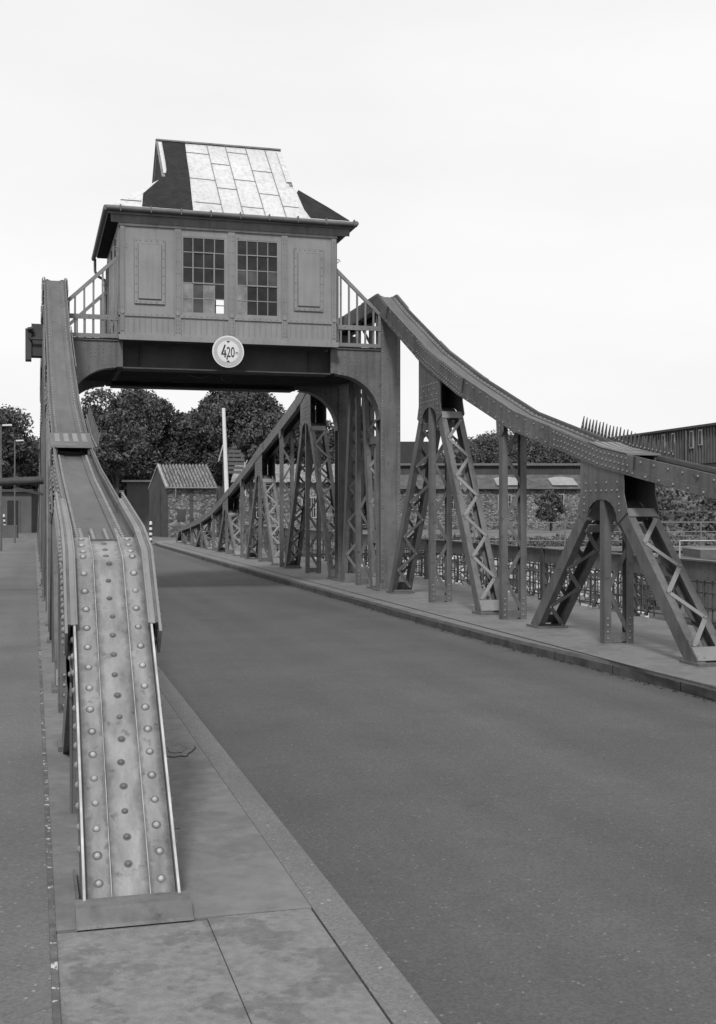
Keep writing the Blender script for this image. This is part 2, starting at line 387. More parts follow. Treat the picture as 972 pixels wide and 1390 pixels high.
def normals(p):
    ns = []
    for i in range(len(p)):
        ds = []
        if i > 0: ds.append(Vector((p[i][0]-p[i-1][0], p[i][1]-p[i-1][1])).normalized())
        if i < len(p)-1: ds.append(Vector((p[i+1][0]-p[i][0], p[i+1][1]-p[i][1])).normalized())
        t = sum(ds, Vector((0,0))).normalized(); k = 1/max(.5, t.dot(ds[0]))
        ns.append(Vector((-t.y, t.x))*k)
    return ns
def sweep(mb, y0, y1, x0, x1, o0, o1):    # o0,o1: offsets along the normal, numbers or functions of y
    p = sub(y0, y1); ns = normals(p)
    f0 = o0 if callable(o0) else (lambda y: o0); f1 = o1 if callable(o1) else (lambda y: o1)
    vs = []
    for (y,z), nn in zip(p, ns):
        a = Vector((y,z))+nn*f0(y); b = Vector((y,z))+nn*f1(y)
        vs += [(x0,a.x,a.y),(x1,a.x,a.y),(x1,b.x,b.y),(x0,b.x,b.y)]
    m_ = len(p); fs = [(0,1,2,3), tuple(4*(m_-1)+i for i in (3,2,1,0))]
    for i in range(m_-1):
        for j in range(4): fs.append((4*i+j, 4*(i+1)+j, 4*(i+1)+(j+1)%4, 4*i+(j+1)%4))
    mb.add(vs, fs)
def along(y0, y1, step, off):             # points spaced along the chord at a normal offset
    p = sub(y0, y1); res = []; rest = step/2
    for a,b in zip(p, p[1:]):
        A = Vector(a); B = Vector(b); d = B-A; ln = d.length; d.normalize(); nn = Vector((-d.y,d.x)); t = rest
        while t < ln:
            q = A+d*t; o = off(q.x) if callable(off) else off
            res.append((q+nn*o, nn)); t += step
        rest = t-ln
    return res
HX = .195      # half width of the chord box
truss = thing('bridge_truss', 'left riveted steel truss whose open trough chord slides down to the camera', 'bridge truss', (.385, 4.8, ZP), 0, 'steel trusses either side of the road')
C0 = .385
def build_truss():
    X = lambda x: C0+x
    # --- top chord
    m1 = MB()
    m1.use('steel')
    for s in (-1,1):
        a, b = sorted((s*(HX-.014), s*HX))
        sweep(m1, 4.8, 22.45, X(a), X(b), lambda y: -hw(y), 0)
        sweep(m1, 22.451, 56.8, X(a), X(b), lambda y: -hw(y), 0)
        a, b = sorted((s*(HX+.001), s*(HX+.012)))          # bottom angle outside
        sweep(m1, 6.9, 56.0, X(a), X(b), lambda y: -hw(y)-.002, lambda y: -hw(y)+.07)
        a, b = sorted((s*(HX-.10), s*(HX-.016)))
        sweep(m1, 6.9, 56.0, X(a), X(b), lambda y: -hw(y), lambda y: -hw(y)+.012)
        # doubler plates at the knees
        for (ya,yb) in ((6.0,8.4),(12.1,14.3),(17.6,19.9),(21.75,23.6),(25.2,26.6),(28.0,30.0),(34.6,36.2),(41.0,42.4)):
            a, b = sorted((s*(HX+.013), s*(HX+.026)))
            sweep(m1, ya, yb, X(a), X(b), lambda y: -hw(y)+.006, .012 if ya < 7 else -.004)
    # stacked splice plates over the web tops at the nearest knee
    m1.use('steel_light')
    for s in (-1,1):
        for (ya,yb,a,b,o) in ((5.95,8.6,.0265,.04,.018),(6.0,8.2,-.022,-.0145,.012)):
            a, b = sorted((s*(HX+a), s*(HX+b))); sweep(m1, ya, yb, X(a), X(b), -.14, o)
    for s in (-1,1):
        a, b = sorted((s*(HX-.014), s*(HX+.012))); sweep(m1, 6.0, 8.3, X(a), X(b), .001, .009)
    m1.use('steel_wear')
    sweep(m1, 4.8, 6.86, X(-HX+.016), X(HX-.016), -.062, -.05)
    for s in (-1,1):
        a, b = sorted((s*.078, s*(HX-.016))); sweep(m1, 4.8, 6.86, X(a), X(b), -.05, -.036)
    m1.use('edge')
    for s in (-1,1):                                           # worn web tops and lip lines, painted bright where they catch light
        a, b = sorted((s*(HX-.012), s*(HX-.002))); sweep(m1, 4.8, 6.2, X(a), X(b), .0005, .004)
        a, b = sorted((s*.0762, s*.0785)); sweep(m1, 4.8, 6.9, X(a), X(b), -.052, -.034)
    m1.use('floorp')
    # upper trough, floor deeper, stepping under the spiked cover at y 12.3
    sweep(m1, 6.861, 12.9, X(-HX+.016), X(HX-.016), -.115, -.10)
    sweep(m1, 12.901, 56.7, X(-HX+.016), X(HX-.016), -.075, -.06)
    for s in (-1,1):
        a, b = sorted((s*.085, s*(HX-.016)))
        sweep(m1, 6.861, 12.9, X(a), X(b), -.10, -.088)
        sweep(m1, 12.901, 56.7, X(a), X(b), -.06, -.048)
        a, b = sorted((s*(HX-.028), s*(HX-.0145)))            # inner angle leg
        sweep(m1, 6.861, 56.6, X(a), X(b), -.05 , -.012)
    m1.box(X(-HX+.02), X(HX-.02), 6.84, 6.862, zc(6.86)-.115, zc(6.86)-.045)
    chord = m1.build('top_chord', None, truss)
    # rivets
    rv = MB(); rv.use('rivet')
    for s in (-1,1):
        for q,nn in along(4.85, 6.85, .132, -.036): 
            n3 = Vector((0,nn.x,nn.y)); p3 = Vector((X(s*.127)+random.uniform(-.003,.003),q.x,q.y))
            rv.use('rivet_shade'); rv.cyl(p3, p3+n3*.0012, .0175+random.uniform(-.001,.004), n=12); rv.use('rivet'); rv.rivet(p3+n3*.001, n3, .0135+random.uniform(-.001,.001), 12, 3, False)
    for q,nn in along(4.92, 6.85, .132, -.05):
        n3 = Vector((0,nn.x,nn.y)); p3 = Vector((X(random.uniform(-.006,.006)),q.x,q.y)); rv.use('rivet_shade')
        rv.cyl(p3, p3+n3*.0012, .0165+random.uniform(-.002,.003), n=10); rv.use('steel'); rv.rivet(p3+n3*.001, n3, .0125, 10, 3, False)
    rv.use('steel')
    for s in (-1,1):
        for q,nn in along(6.95, 12.3, .10, -.088): rv.rivet((X(s*.135),q.x,q.y), (0,nn.x,nn.y), .016, 6, 2)
        for q,nn in along(13.0, 55, .15, -.048): rv.rivet((X(s*.135),q.x,q.y), (0,nn.x,nn.y), .016, 5, 2)
        for q,nn in along(6.95, 7.5, .07, -.088): rv.rivet((X(s*.11),q.x,q.y), (0,nn.x,nn.y), .016, 6, 2); rv.rivet((X(s*.04),q.x,q.y-.0), (0,nn.x,nn.y), .014, 6, 2)
        for q,nn in along(5.0, 6.5, .11, -.06): rv.rivet((X(s*HX),q.x,q.y), (s,0,0), .018, 8, 2)
        xo = s*(HX+.012)
        for q,nn in along(6.9, 56, .30, lambda y: -hw(y)+.035): rv.rivet((X(xo),q.x,q.y), (s,0,0), .017, 6, 2)
        for q,nn in along(7.05, 40, .30, -.055): rv.rivet((X(s*HX),q.x,q.y), (s,0,0), .017, 6, 2)
        for (ya,yb) in ((12.15,14.25),(17.65,19.85),(21.8,23.5),(25.3,26.5),(28.05,29.9)):
            xo2 = s*(HX+.026)
            for off in (.045,.115): 
                for q,nn in along(ya, yb, .105, lambda y,off=off: -hw(y)+off): rv.rivet((X(xo2),q.x,q.y), (s,0,0), .015, 6, 2)
            for q,nn in along(ya+.05, yb, .105, -.045): rv.rivet((X(xo2),q.x,q.y), (s,0,0), .015, 6, 2)
        for off in (-.04,-.085,-.13):
            for q,nn in along(5.98, 8.5, .085, off): rv.rivet((X(s*(HX+.04)),q.x,q.y), (s,0,0), .017, 7, 2)
    rv.build('chord_rivets', None, chord)
    # spiked cover plate
    cp = MB().use('floorp'); sweep(cp, 12.25, 13.25, X(-HX-.02), X(HX+.02), .004, .016)
    for s in (-1,1): cp.box(X(s*.16-.012), X(s*.16+.012), 12.26, 12.30, zc(12.3)-.09, zc(12.3)+.004)
    cp.use('steel_light')
    for k in range(4):
        x = -.14+.093*k; sweep(cp, 12.6, 13.2, X(x-.026), X(x+.026), .0165, .020)
    cp.box(X(-HX-.02), X(HX+.02), 12.235, 12.249, zc(12.25)-.006, zc(12.25)+.017)
    cover = cp.build('cover_plate', None, truss)
    for k in range(26):                                        # comb of spikes
        yy = 11.95+.092*k; hh = .21-.02*abs(k-10)/7+random.uniform(-.02,.02)
        sp = MB(); zb = zc(yy)-.005; x = HX+.03
        sp.hexa([(X(x),yy,zb),(X(x+.004),yy,zb),(X(x+.004),yy+.09,zb),(X(x),yy+.09,zb),
                 (X(x+.03),yy+.034,zb+hh),(X(x+.034),yy+.034,zb+hh),(X(x+.034),yy+.054,zb+hh),(X(x+.03),yy+.054,zb+hh)])
        sp.rivet((X(x+.004),yy+.035,zb+.03), (1,0,.1), .012); sp.rivet((X(x),yy+.035,zb+.05), (-1,0,.1), .014)
        sp.build('spike', 'cladk', cover)
    # end stop plate
    ep = MB().prism([(4.655,ZP+.001),(4.665,ZP+.012),(4.745,ZP+.055),(4.84,ZP+.06),(4.84,ZP+.05),(4.76,ZP+.001)][::-1], 'x', X(-.225), X(.225))
    for s in (-1,1): ep.prism([(4.8,ZP+.001),(5.35,ZP+.001),(5.35,ZP+.03),(4.85,ZP+.03)], 'x', X(s*.21-.006), X(s*.21+.006))
    ep.build('end_plate', 'steel', truss)
    # --- nodes
    def legs(yn, sides, spread, zt):
        for s in sides:
            gi = .34; spr = spread
            top_o = Vector((yn+s*(.56 if zt > 1.0 else .40), zt)); bot_o = Vector((yn+s*spr, ZP))
            d = (bot_o-top_o).normalized(); nn = Vector((-d.y, d.x))*(1 if s > 0 else -1)
            if nn.x*s > 0: nn = -nn                            # towards the inside of the A
            wdt = .19
            mb = MB()
            for sx in (-1,1):
                a, b = sorted((sx*(HX-.012), sx*HX))
                P = [top_o, top_o+nn*wdt, bot_o+nn*wdt, bot_o]
                kx = wdt/abs(nn.x) if abs(nn.x) > .3 else wdt
                P = [(top_o.x,top_o.y),(top_o.x-s*kx,top_o.y),(bot_o.x-s*kx,bot_o.y),(bot_o.x,bot_o.y)]
                mb.prism(P, 'x', X(a), X(b))
                for off in (.0, wdt-.01):                      # channel flanges, inward
                    A = top_o+nn*(off+.005); B = bot_o+nn*(off+.005)
                    mb.bar((X(sx*(HX-.052)),A.x,A.y), (X(sx*(HX-.052)),B.x,B.y), .078, .01, (0,nn.x,nn.y))
            leg = mb.build('inclined_leg', 'steel', truss)
            # lacing on both flange planes, as one riveted pattern
            ln = (bot_o-top_o).length; lc = MB(); k = max(2, round((ln-.45)/.36))
            for pl,off in enumerate((-.006, wdt+.006)):
                for i in range(k):
                    t0 = .16+(ln-.42)*i/k; t1 = .16+(ln-.42)*(i+1)/k
                    sx = 1 if (i+pl) % 2 else -1
                    A = top_o+d*t0+nn*off; B = top_o+d*t1+nn*off
                    lc.bar((X(-sx*(HX-.05)),A.x,A.y), (X(sx*(HX-.05)),B.x,B.y), .052, .009, (0,nn.x,nn.y))
                    lc.rivet((X(sx*(HX-.05)),B.x-nn.x*.006*(1 if pl==0 else -1),B.y-nn.y*.006*(1 if pl==0 else -1)), (0,-nn.x if pl==0 else nn.x,-nn.y if pl==0 else nn.y), .018, 6)
                for (ta,tb) in ((0.0,.13),(ln-.24,ln-.06)):       # batten plates
                    A = top_o+d*ta+nn*off*1.4; B = top_o+d*tb+nn*off*1.4
                    lc.bar((X(0),A.x,A.y), (X(0),B.x,B.y), 2*(HX-.008), .01, (0,nn.x,nn.y))
            lc.build('lacing', 'steel_light', leg)
            MB().box(X(-HX-.03), X(HX+.03), min(bot_o.x, bot_o.x-s*.3)-.04, max(bot_o.x, bot_o.x-s*.3)+.04, ZP+.001, ZP+.03).build('base_plate', 'steel', leg)
    def post(yn, zt, flare):
        mb = MB()
        for sx in (-1,1):
            a, b = sorted((sx*(HX-.01), sx*HX)); mb.box(X(a), X(b), yn-.055, yn+.055, ZP, zt)
            a, b = sorted((sx*(HX-.012), sx*(HX-.095))); mb.box(X(a), X(b), yn-.055, yn-.045, ZP, zt); mb.box(X(a), X(b), yn+.045, yn+.055, ZP, zt)
            for zz in (.06,.14,.22,.30): mb.rivet((X(sx*(HX-.05)),yn-.055,ZP+zz), (0,-1,0), .015)
        p = mb.build('post', 'steel', truss)
        ln = zt-ZP; k = max(1, round((ln-.15)/.48)); lc = MB()
        for i in range(k):
            z0 = ZP+.12+(ln-.15)*i/k; z1 = ZP+.12+(ln-.15)*(i+1)/k; sx = 1 if i % 2 else -1
            lc.bar((X(sx*-1*(HX-.06)),yn-.042,z0), (X(sx*(HX-.06)),yn-.042,z1), .055, .009, (0,1,0))
        lc.box(X(-HX+.012), X(HX-.012), yn-.04, yn-.03, ZP+.02, ZP+.13)
        lc.build('lacing', 'steel', p)
    def gusset(yn, w_, zb, za, arch=True):
        zt = zc(yn)-.03
        for s in (-1,1):
            a, b = sorted((s*(HX+.001), s*(HX+.011) ))
            mb = MB()
            if arch:
                ra = .345
                P = [(yn+w_, zc(yn+w_)-hw(yn+w_)+.04), (yn-w_, zc(yn-w_)-hw(yn-w_)+.04), (yn-w_, za+.12), (yn-w_-.09, za-.10),(yn-w_+.14, za-.22)]
                for i in range(0, 11):
                    t = math.pi-math.pi*i/10; P.append((yn+ra*1.15*math.cos(t), za-.20+(ra*.75)*math.sin(t)))
                P += [(yn+w_-.14, za-.22),(yn+w_+.09, za-.10),(yn+w_, za+.12)]
                mb.prism(P[::-1], 'x', X(a), X(b))
                for iy in range(-3,4):
                    zt_ = min(zc(yn+iy*.14), zc(yn+w_), zc(yn-w_))-hw(yn)
                    zz = za+.16; j = 0
                    while zz < zt_-.02 and j < 8:
                        if (iy+j) % 2 == 0 or j % 3 == 0: mb.rivet((X(s*(HX+.011)),yn+iy*.135,zz), (s,0,0), .016)
                        zz += .095; j += 1
                    if abs(iy) == 3:
                        for q in range(3): mb.rivet((X(s*(HX+.011)),yn+iy*.15,za-.08+q*.08), (s,0,0), .016)
            else:
                P = [(yn+.15, zc(yn+.15)-hw(yn)+.03), (yn-.15, zc(yn-.15)-hw(yn)+.03), (yn-.12, zb-.16), (yn-.07, zb-.2), (yn+.07, zb-.2), (yn+.12, zb-.16)]
                mb.prism(P[::-1], 'x', X(a), X(b))
                for q in range(3): mb.rivet((X(s*(HX+.011)),yn,zb-.14+q*.08), (s,0,0), .014)
            mb.build('gusset_plate', 'steel', truss)
    def soffit(yn, w_, za):
        mb = MB(); A = []
        for i in range(0, 11):
            t = math.pi-math.pi*i/10; A.append((yn+.345*1.15*math.cos(t), za-.20+(.345*.75)*math.sin(t)))
        for a, b in zip(A, A[1:]):
            mb.hexa([(X(-HX+.015),a[0],a[1]),(X(HX-.015),a[0],a[1]),(X(HX-.015),b[0],b[1]),(X(-HX+.015),b[0],b[1]),
                     (X(-HX+.015),a[0],a[1]+.01),(X(HX-.015),a[0],a[1]+.01),(X(HX-.015),b[0],b[1]+.01),(X(-HX+.015),b[0],b[1]+.01)])
        mb.box(X(-HX+.015), X(HX-.015), yn+w_-.03, yn+w_-.02, za-.1, zc(yn+w_)-hw(yn+w_)+.1)
        mb.build('diaphragm', 'steel', truss)
    spreads = {6.5:1.95, 12.9:2.15, 19.3:2.45, 28.9:2.65, 35.3:2.3, 41.7:2.1, 48.1:2.0, 54.5:1.95}
    for yn, spd in spreads.items():
        zb = zc(yn)-hw(yn); za = zb-.17-.145*zb
        if zb < 1.0: za = zb-.12
        sides = (1,) if yn < 7 else ((-1,) if yn > 54 else (-1,1))
        legs(yn, sides, spd, max(za, .35))
        if zb > 1.2: gusset(yn, .56 if zb > 1.5 else .34, zb, za+.06); (soffit(yn, .56, za+.06) if zb > 1.5 else None)
        else: gusset(yn, .2, zb, za, False)
        post(yn, za+.12 if zb > 1.2 else zb, 0)
    for yn in (9.7, 16.1, 32.1, 38.5, 44.9, 51.3):
        zb = zc(yn)-hw(yn); gusset(yn, .15, zb, 0, False); post(yn, zb, 0)
    # tall frame inside the portal
    legs(24.1, (-1,1), 1.25, 4.6); post(24.1, 5.7, 0)
    yn = 24.1
build_truss()
t2 = copy_tree(truss); t2.location.x = 6.775
t2['label'] = 'right riveted steel truss on the raised kerb with A shaped laced legs and spikes'

# ============================================================ PORTAL
PX0, PX1 = .60, 6.56          # clear opening between the inner faces
YF, YR = 22.42, 25.75
portal = thing('portal_frame', 'riveted steel portal with rounded corners spanning the road below the cabin', 'portal', (3.58, 22.4, ZP))
for Yc in (YF, YR):
    for cx in (.385, 6.775):
        c = MB()
        c.box(cx-.14, cx+.14, Yc-.15, Yc+.15, ZP, 5.62)
        c.box(cx-.20, cx+.20, Yc-.175, Yc-.152, ZP, 5.6).box(cx-.20, cx+.20, Yc+.152, Yc+.175, ZP, 5.6)
        for s in (-1,1):
            a, b = sorted((cx+s*.12, cx+s*.20)); c.box(a, b, Yc-.185, Yc-.1755, ZP+.2, 5.58)
            z = ZP+.25
            while z < 5.55: c.rivet((cx+s*.165, Yc-.185, z), (0,-1,0), .013); z += .12
        c.box(cx-.26, cx+.26, Yc-.26, Yc+.26, ZP+.001, ZP+.03)
        c.box(cx-.23, cx+.23, Yc-.20, Yc-.1855, ZP+.03, ZP+.16)
        c.build('column', 'steel', portal)
    # recessed girder between the brackets
    f = -1 if Yc == YF else 1
    gd = MB()
    y0 = Yc+.16
    gd.use('steel_dark')  # girder painted dark for the shade under the cabin overhang
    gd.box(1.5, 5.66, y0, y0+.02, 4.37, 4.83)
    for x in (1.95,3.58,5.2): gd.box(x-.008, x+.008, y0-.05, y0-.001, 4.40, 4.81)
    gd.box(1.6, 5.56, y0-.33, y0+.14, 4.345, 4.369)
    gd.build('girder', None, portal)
    for side in (0,1):
        sg = MB(); arc = []
        r = .86
        n_ = 14
        for i in range(n_+1):
            t = math.pi/2*i/n_
            arc.append((PX0+r-r*math.sin(math.pi/2-t) , 4.36-r+r*math.cos(math.pi/2-t)))
        # arc from (PX0, 3.50) up to (PX0+r, 4.36)
        P = [(PX0-.03,3.50)]+arc+[(1.60,4.36),(1.60,4.84),(PX0-.03,4.84)]
        if side: P = [(PX0+PX1-x,z) for x,z in P][::-1]
        yb = Yc-.17
        sg.prism(P, 'y', yb, yb+.018)
        A = arc if not side else [(PX0+PX1-x,z) for x,z in arc]
        for (a,b) in zip(A, A[1:]):                          # curved flange
            a_, b_ = (a,b) if not side else (b,a)
            sg.hexa([(a_[0],yb-.004,a_[1]-.012),(b_[0],yb-.004,b_[1]-.012),(b_[0],yb+.30,b_[1]-.012),(a_[0],yb+.30,a_[1]-.012),
                     (a_[0],yb-.004,a_[1]+.012),(b_[0],yb-.004,b_[1]+.012),(b_[0],yb+.30,b_[1]+.012),(a_[0],yb+.30,a_[1]+.012)])
        mir = (lambda x: x) if not side else (lambda x: PX0+PX1-x)
        for a in arc[1::1]:
            dx, dz = a[0]-(PX0+r), a[1]-(4.36-r); k_ = 1+.07/r
            sg.rivet((mir(PX0+r+dx*k_), yb, 4.36-r+dz*k_), (0,-1,0), .011)
        for i in range(4):
            for j in range(3): sg.rivet((mir(PX0+.42+i*.075), yb, 4.55+j*.075), (0,-1,0), .011)
        for j in range(6): sg.rivet((mir(1.55), yb, 4.42+j*.075), (0,-1,0), .011); sg.rivet((mir(PX0+.03), yb, 3.7+j*.17), (0,-1,0), .011)
        a, b = sorted((mir(1.50), mir(1.60))); sg.box(a, b, yb-.012, yb-.001, 4.37, 4.84)
        a, b = sorted((mir(PX0-.02), mir(1.60))); sg.box(a, b, yb-.03, yb+.25, 4.842, 4.862)
        sg.build('corner_bracket', 'steel', portal)
# floor, joists, side beams
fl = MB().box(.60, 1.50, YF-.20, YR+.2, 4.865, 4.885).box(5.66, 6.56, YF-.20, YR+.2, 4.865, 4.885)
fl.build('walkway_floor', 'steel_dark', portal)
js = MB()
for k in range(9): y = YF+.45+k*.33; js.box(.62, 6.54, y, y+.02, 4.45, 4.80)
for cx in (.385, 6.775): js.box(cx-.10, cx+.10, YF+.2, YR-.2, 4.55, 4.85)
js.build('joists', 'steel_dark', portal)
# little cross braces + oval hand-hole plate inside the legs of the portal
for cx in (.385, 6.775):
    P = [(22.86+.13*math.cos(math.pi*i/12), 2.87+.13*math.sin(math.pi*i/12)) for i in range(13)]+[(22.86+.13*math.cos(math.pi+math.pi*i/12), 1.48+.13*math.sin(math.pi+math.pi*i/12)) for i in range(13)]
    MB().prism(P, 'x', cx-.12, cx-.10).build('oval_plate', 'steel_light', portal)
    MB().box(cx-.15, cx+.15, 22.62, 23.35, 1.05, 1.3).build('batten_plate', 'steel_light', portal)
    MB().box(cx-.15, cx+.15, 22.62, 23.35, 3.05, 3.2).build('batten_plate', 'steel', portal)
    for s in (0,1):
        MB().bar((cx,22.6,3.2+s*.9), (cx,23.4,3.9+s*.7), .06, .012, (1,0,0)).build('brace', 'steel', portal); MB().bar((cx,25.5,3.2+s*.7), (cx,24.6,3.9+s*.7), .06, .012, (1,0,0)).build('brace', 'steel', portal)
# dark bracket box sticking out on the outer side of the left column
bk = MB().box(-.03, .16, 22.9, 23.25, 4.60, 5.20).box(-.14, -.03, 22.85, 23.2, 4.52, 5.1)
bk.cyl((-.10,22.82,5.08),(.0,22.82,5.10),.035).tube([(-.08,22.8,4.98),(-.04,22.8,4.9),(.18,22.8,4.9)], .022)
bk.build('cable_bracket', 'steel_dark', portal)
hb = MB().tube([(2.9,22.9,4.33),(3.1,22.9,4.28),(3.3,22.9,4.33)], .02).tube([(3.55+.05*math.cos(a*.6),22.7,4.28+.06*math.sin(a*.6)) for a in range(9)], .012)
hb.build('pipe_and_hook', 'steel_dark', portal)

# height sign
sgn = thing('height_limit_sign', 'round white and grey sign reading 4,20 m between two arrowheads', 'traffic sign', (3.51, 22.0, 4.38))
ds = MB()
ds.use('white').cyl((3.51,21.99,4.675),(3.51,22.0,4.675),.298, n=48)
ds.use('signring').cyl((3.51,21.985,4.675),(3.51,21.989,4.675),.272, n=48)
ds.use('white').cyl((3.51,21.981,4.675),(3.51,21.984,4.675),.205, n=48)
ds.use('gutter').box(3.47, 3.55, 22.001, 22.2, 4.68, 4.76).box(3.47, 3.55, 22.001, 22.2, 4.5, 4.54)
ds.build('sign_disc', None, sgn)
def text(s_, size, x, z, y, m_, name, parent, sx=1, bold=0):
    cu = bpy.data.curves.new('t', 'FONT'); cu.body = s_; cu.size = size; cu.extrude = .0015; cu.offset = bold; cu.align_x = 'CENTER'; cu.align_y = 'CENTER'
    o = bpy.data.objects.new('t', cu); COL.objects.link(o); bpy.context.view_layer.update()
    me = bpy.data.meshes.new_from_object(o.evaluated_get(bpy.context.evaluated_depsgraph_get())); bpy.data.objects.remove(o)
    me.transform(Matrix.Translation((x,y,z)) @ Matrix.Rotation(R(90),4,'X') @ Matrix.Diagonal((sx,1,1,1)))
    me.materials.clear(); me.materials.append(M[m_])
    q = bpy.data.objects.new(name, me); COL.objects.link(q); q.parent = parent; q.matrix_parent_inverse = world(parent).inverted(); return q
MB().bar((3.452,21.979,4.80),(3.392,21.979,4.632),.002,.030,(1,0,.3)).box(3.380,3.478,21.9775,21.9795,4.612,4.638).box(3.438,3.464,21.9765,21.9785,4.565,4.70).build('lettering', 'black', sgn)
text(',', .20, 3.487, 4.60, 21.978, 'black', 'lettering', sgn, .8, .003)
text('20', .27, 3.555, 4.655, 21.978, 'black', 'lettering', sgn, .58, .002)
text('m', .10, 3.672, 4.655, 21.978, 'black', 'lettering', sgn, .7)
MB().prism([(3.475,4.872),(3.545,4.872),(3.51,4.835)][::-1], 'y', 21.977, 21.980).prism([(3.475,4.478),(3.545,4.478),(3.51,4.515)], 'y', 21.977, 21.980).build('arrowheads', 'black', sgn)

sgn.location.y -= .07      # clear of the floor edge
# ============================================================ CABIN
cab = thing('operator_cabin', 'grey sheet metal control cabin with two lattice windows and a patched metal roof', 'cabin', (3.58, 22.1, 4.9))
CX0, CX1, CY0, CY1, CZ0, CZ1 = 1.54, 5.62, 22.06, 26.1, 4.93, 7.12
WIN = [(2.67,3.48),(3.69,4.49)]; WZ0, WZ1 = 5.38, 6.81
for fy in (CY0, CY1-.04):            # front and rear walls around the window openings
    wl = MB()
    wl.box(CX0, WIN[0][0], fy, fy+.04, CZ0, CZ1).box(WIN[1][1], CX1, fy, fy+.04, CZ0, CZ1)
    wl.box(WIN[0][1], WIN[1][0], fy, fy+.04, WZ0, WZ1)
    wl.box(WIN[0][0], WIN[1][1], fy, fy+.04, CZ0, WZ0).box(WIN[0][0], WIN[1][1], fy, fy+.04, WZ1, CZ1)
    wl.build('wall', 'cabin', cab)
MB().box(CX0, CX0+.04, CY0+.041, CY1-.041, CZ0, CZ1).build('wall', 'cabin', cab)
MB().box(CX1-.04, CX1, CY0+.041, CY1-.041, CZ0, CZ1).build('wall', 'cabin', cab)
MB().box(CX0-.02, CX1+.02, CY0-.06, CY1+.03, 4.90, 4.928).box(CX0-.03, CX1+.03, CY0-.08, CY0-.061, 4.84, 4.935).box(CX0-.03, CX1+.03, CY0-.06, YF+.3, 4.885, 4.899).build('floor', 'cabin', cab)
MB().box(CX0+.05, CX1-.05, CY0+.06, CY1-.06, 4.93, 4.94).box(2.0,2.4,24,24.4,4.95,6.1).box(4.6,5.2,24.5,25.2,4.95,6.3).build('equipment', 'dark', cab)
# pilasters
fp = CY0
for x0,x1 in ((1.54,1.62),(2.53,2.65),(3.53,3.66),(4.55,4.67),(5.53,5.62)):
    p = MB()
    p.box(x0, x1, fp-.022, fp-.001, CZ0+.01, 6.93)
    for xx in (x0+.018, (x0+x1)/2, x1-.018): p.box(xx-.007, xx+.007, fp-.034, fp-.0225, CZ0+.08, 6.9)
    z = 5.0
    while z < 6.9:
        for xx in (x0+.018, x1-.018): p.rivet((xx+.014 if xx < (x0+x1)/2 else xx-.014, fp-.0225, z), (0,-1,0), .008)
        z += .075 if (z < 5.45 or z > 6.6) else .22
    p.cyl(((x0+x1)/2, fp-.045, 5.36), ((x0+x1)/2, fp-.02, 5.36), .04, n=12)
    p.build('pilaster', 'cabin', cab)
for s, xx in ((-1,CX0),(1,CX1)):
    p = MB()
    for yy in (22.12,22.2,23.3,24.4,25.5,26.0):
        a, b = sorted((xx, xx+s*.03)); p.box(a+.001*s, b+.001*s, yy-.03, yy+.03, CZ0+.05, 6.95)
    a, b = sorted((xx, xx+s*.035)); p.box(a+.0012*s, b, CY0, CY1, 5.30, 5.40)
    p.build('pilaster', 'cabin_dark', cab)
# fascia with relief pattern under the eaves
fc = MB().box(CX0-.02, CX1+.02, fp-.03, fp-.001, 6.94, 6.975).box(CX0-.01, CX1+.01, fp-.02, fp-.001, 6.976, 7.2)
k = 0; x = CX0+.12
while x < CX1-.1:
    fc.box(x, x+.012, fp-.03, fp-.0205, 7.0, 7.12)
    if k % 2 == 0: 
        pts = [(x+.05+.045*math.cos(a), fp-.026, 7.06+.045*math.sin(a)) for a in [math.pi*2*i/10 for i in range(11)]]
        fc.tube(pts, .006, 4)
    x += .14; k += 1
fc.build('fascia', 'cabin_dark', cab)
# lower band
lb = MB().box(CX0+.08, CX1-.09, fp-.026, fp-.001, 5.285, 5.345)
for a,b in ((1.63,2.52),(2.66,3.52),(3.67,4.54),(4.68,5.52)):
    x = a+.05
    while x < b-.04:
        lb.box(x-.004, x+.004, fp-.012, fp-.001, 4.99, 5.28); lb.rivet((x, fp-.026, 5.315), (0,-1,0), .008); x += .105
    lb.box(a, b, fp-.02, fp-.001, 4.94, 4.985)
lb.build('sill_band', 'cabin', cab)
# riveted access panels
for a,b in ((1.80,2.35),(4.80,5.36)):
    p = MB().use('cabin').box(a, b, fp-.03, fp-.001, 5.52, 6.70).box(a+.07, b-.07, fp-.055, fp-.0305, 5.61, 6.61)
    p.use('cabin_dark').box(a+.055, b-.055, fp-.034, fp-.0303, 5.595, 6.625); p.use('cabin_dark').box(a-.012, b+.012, fp-.006, fp-.0005, 5.508, 6.712); p.use('cabin')
    z = 5.56
    while z < 6.7:
        for xx in (a+.025, b-.025): p.rivet((xx, fp-.03, z), (0,-1,0), .010)
        z += .16
    x = a+.1
    while x < b-.05:
        for zz in (5.545,6.675): p.rivet((x, fp-.03, zz), (0,-1,0), .010)
        x += .1
    p.use('cabin')
    p.build('access_panel', None, cab)
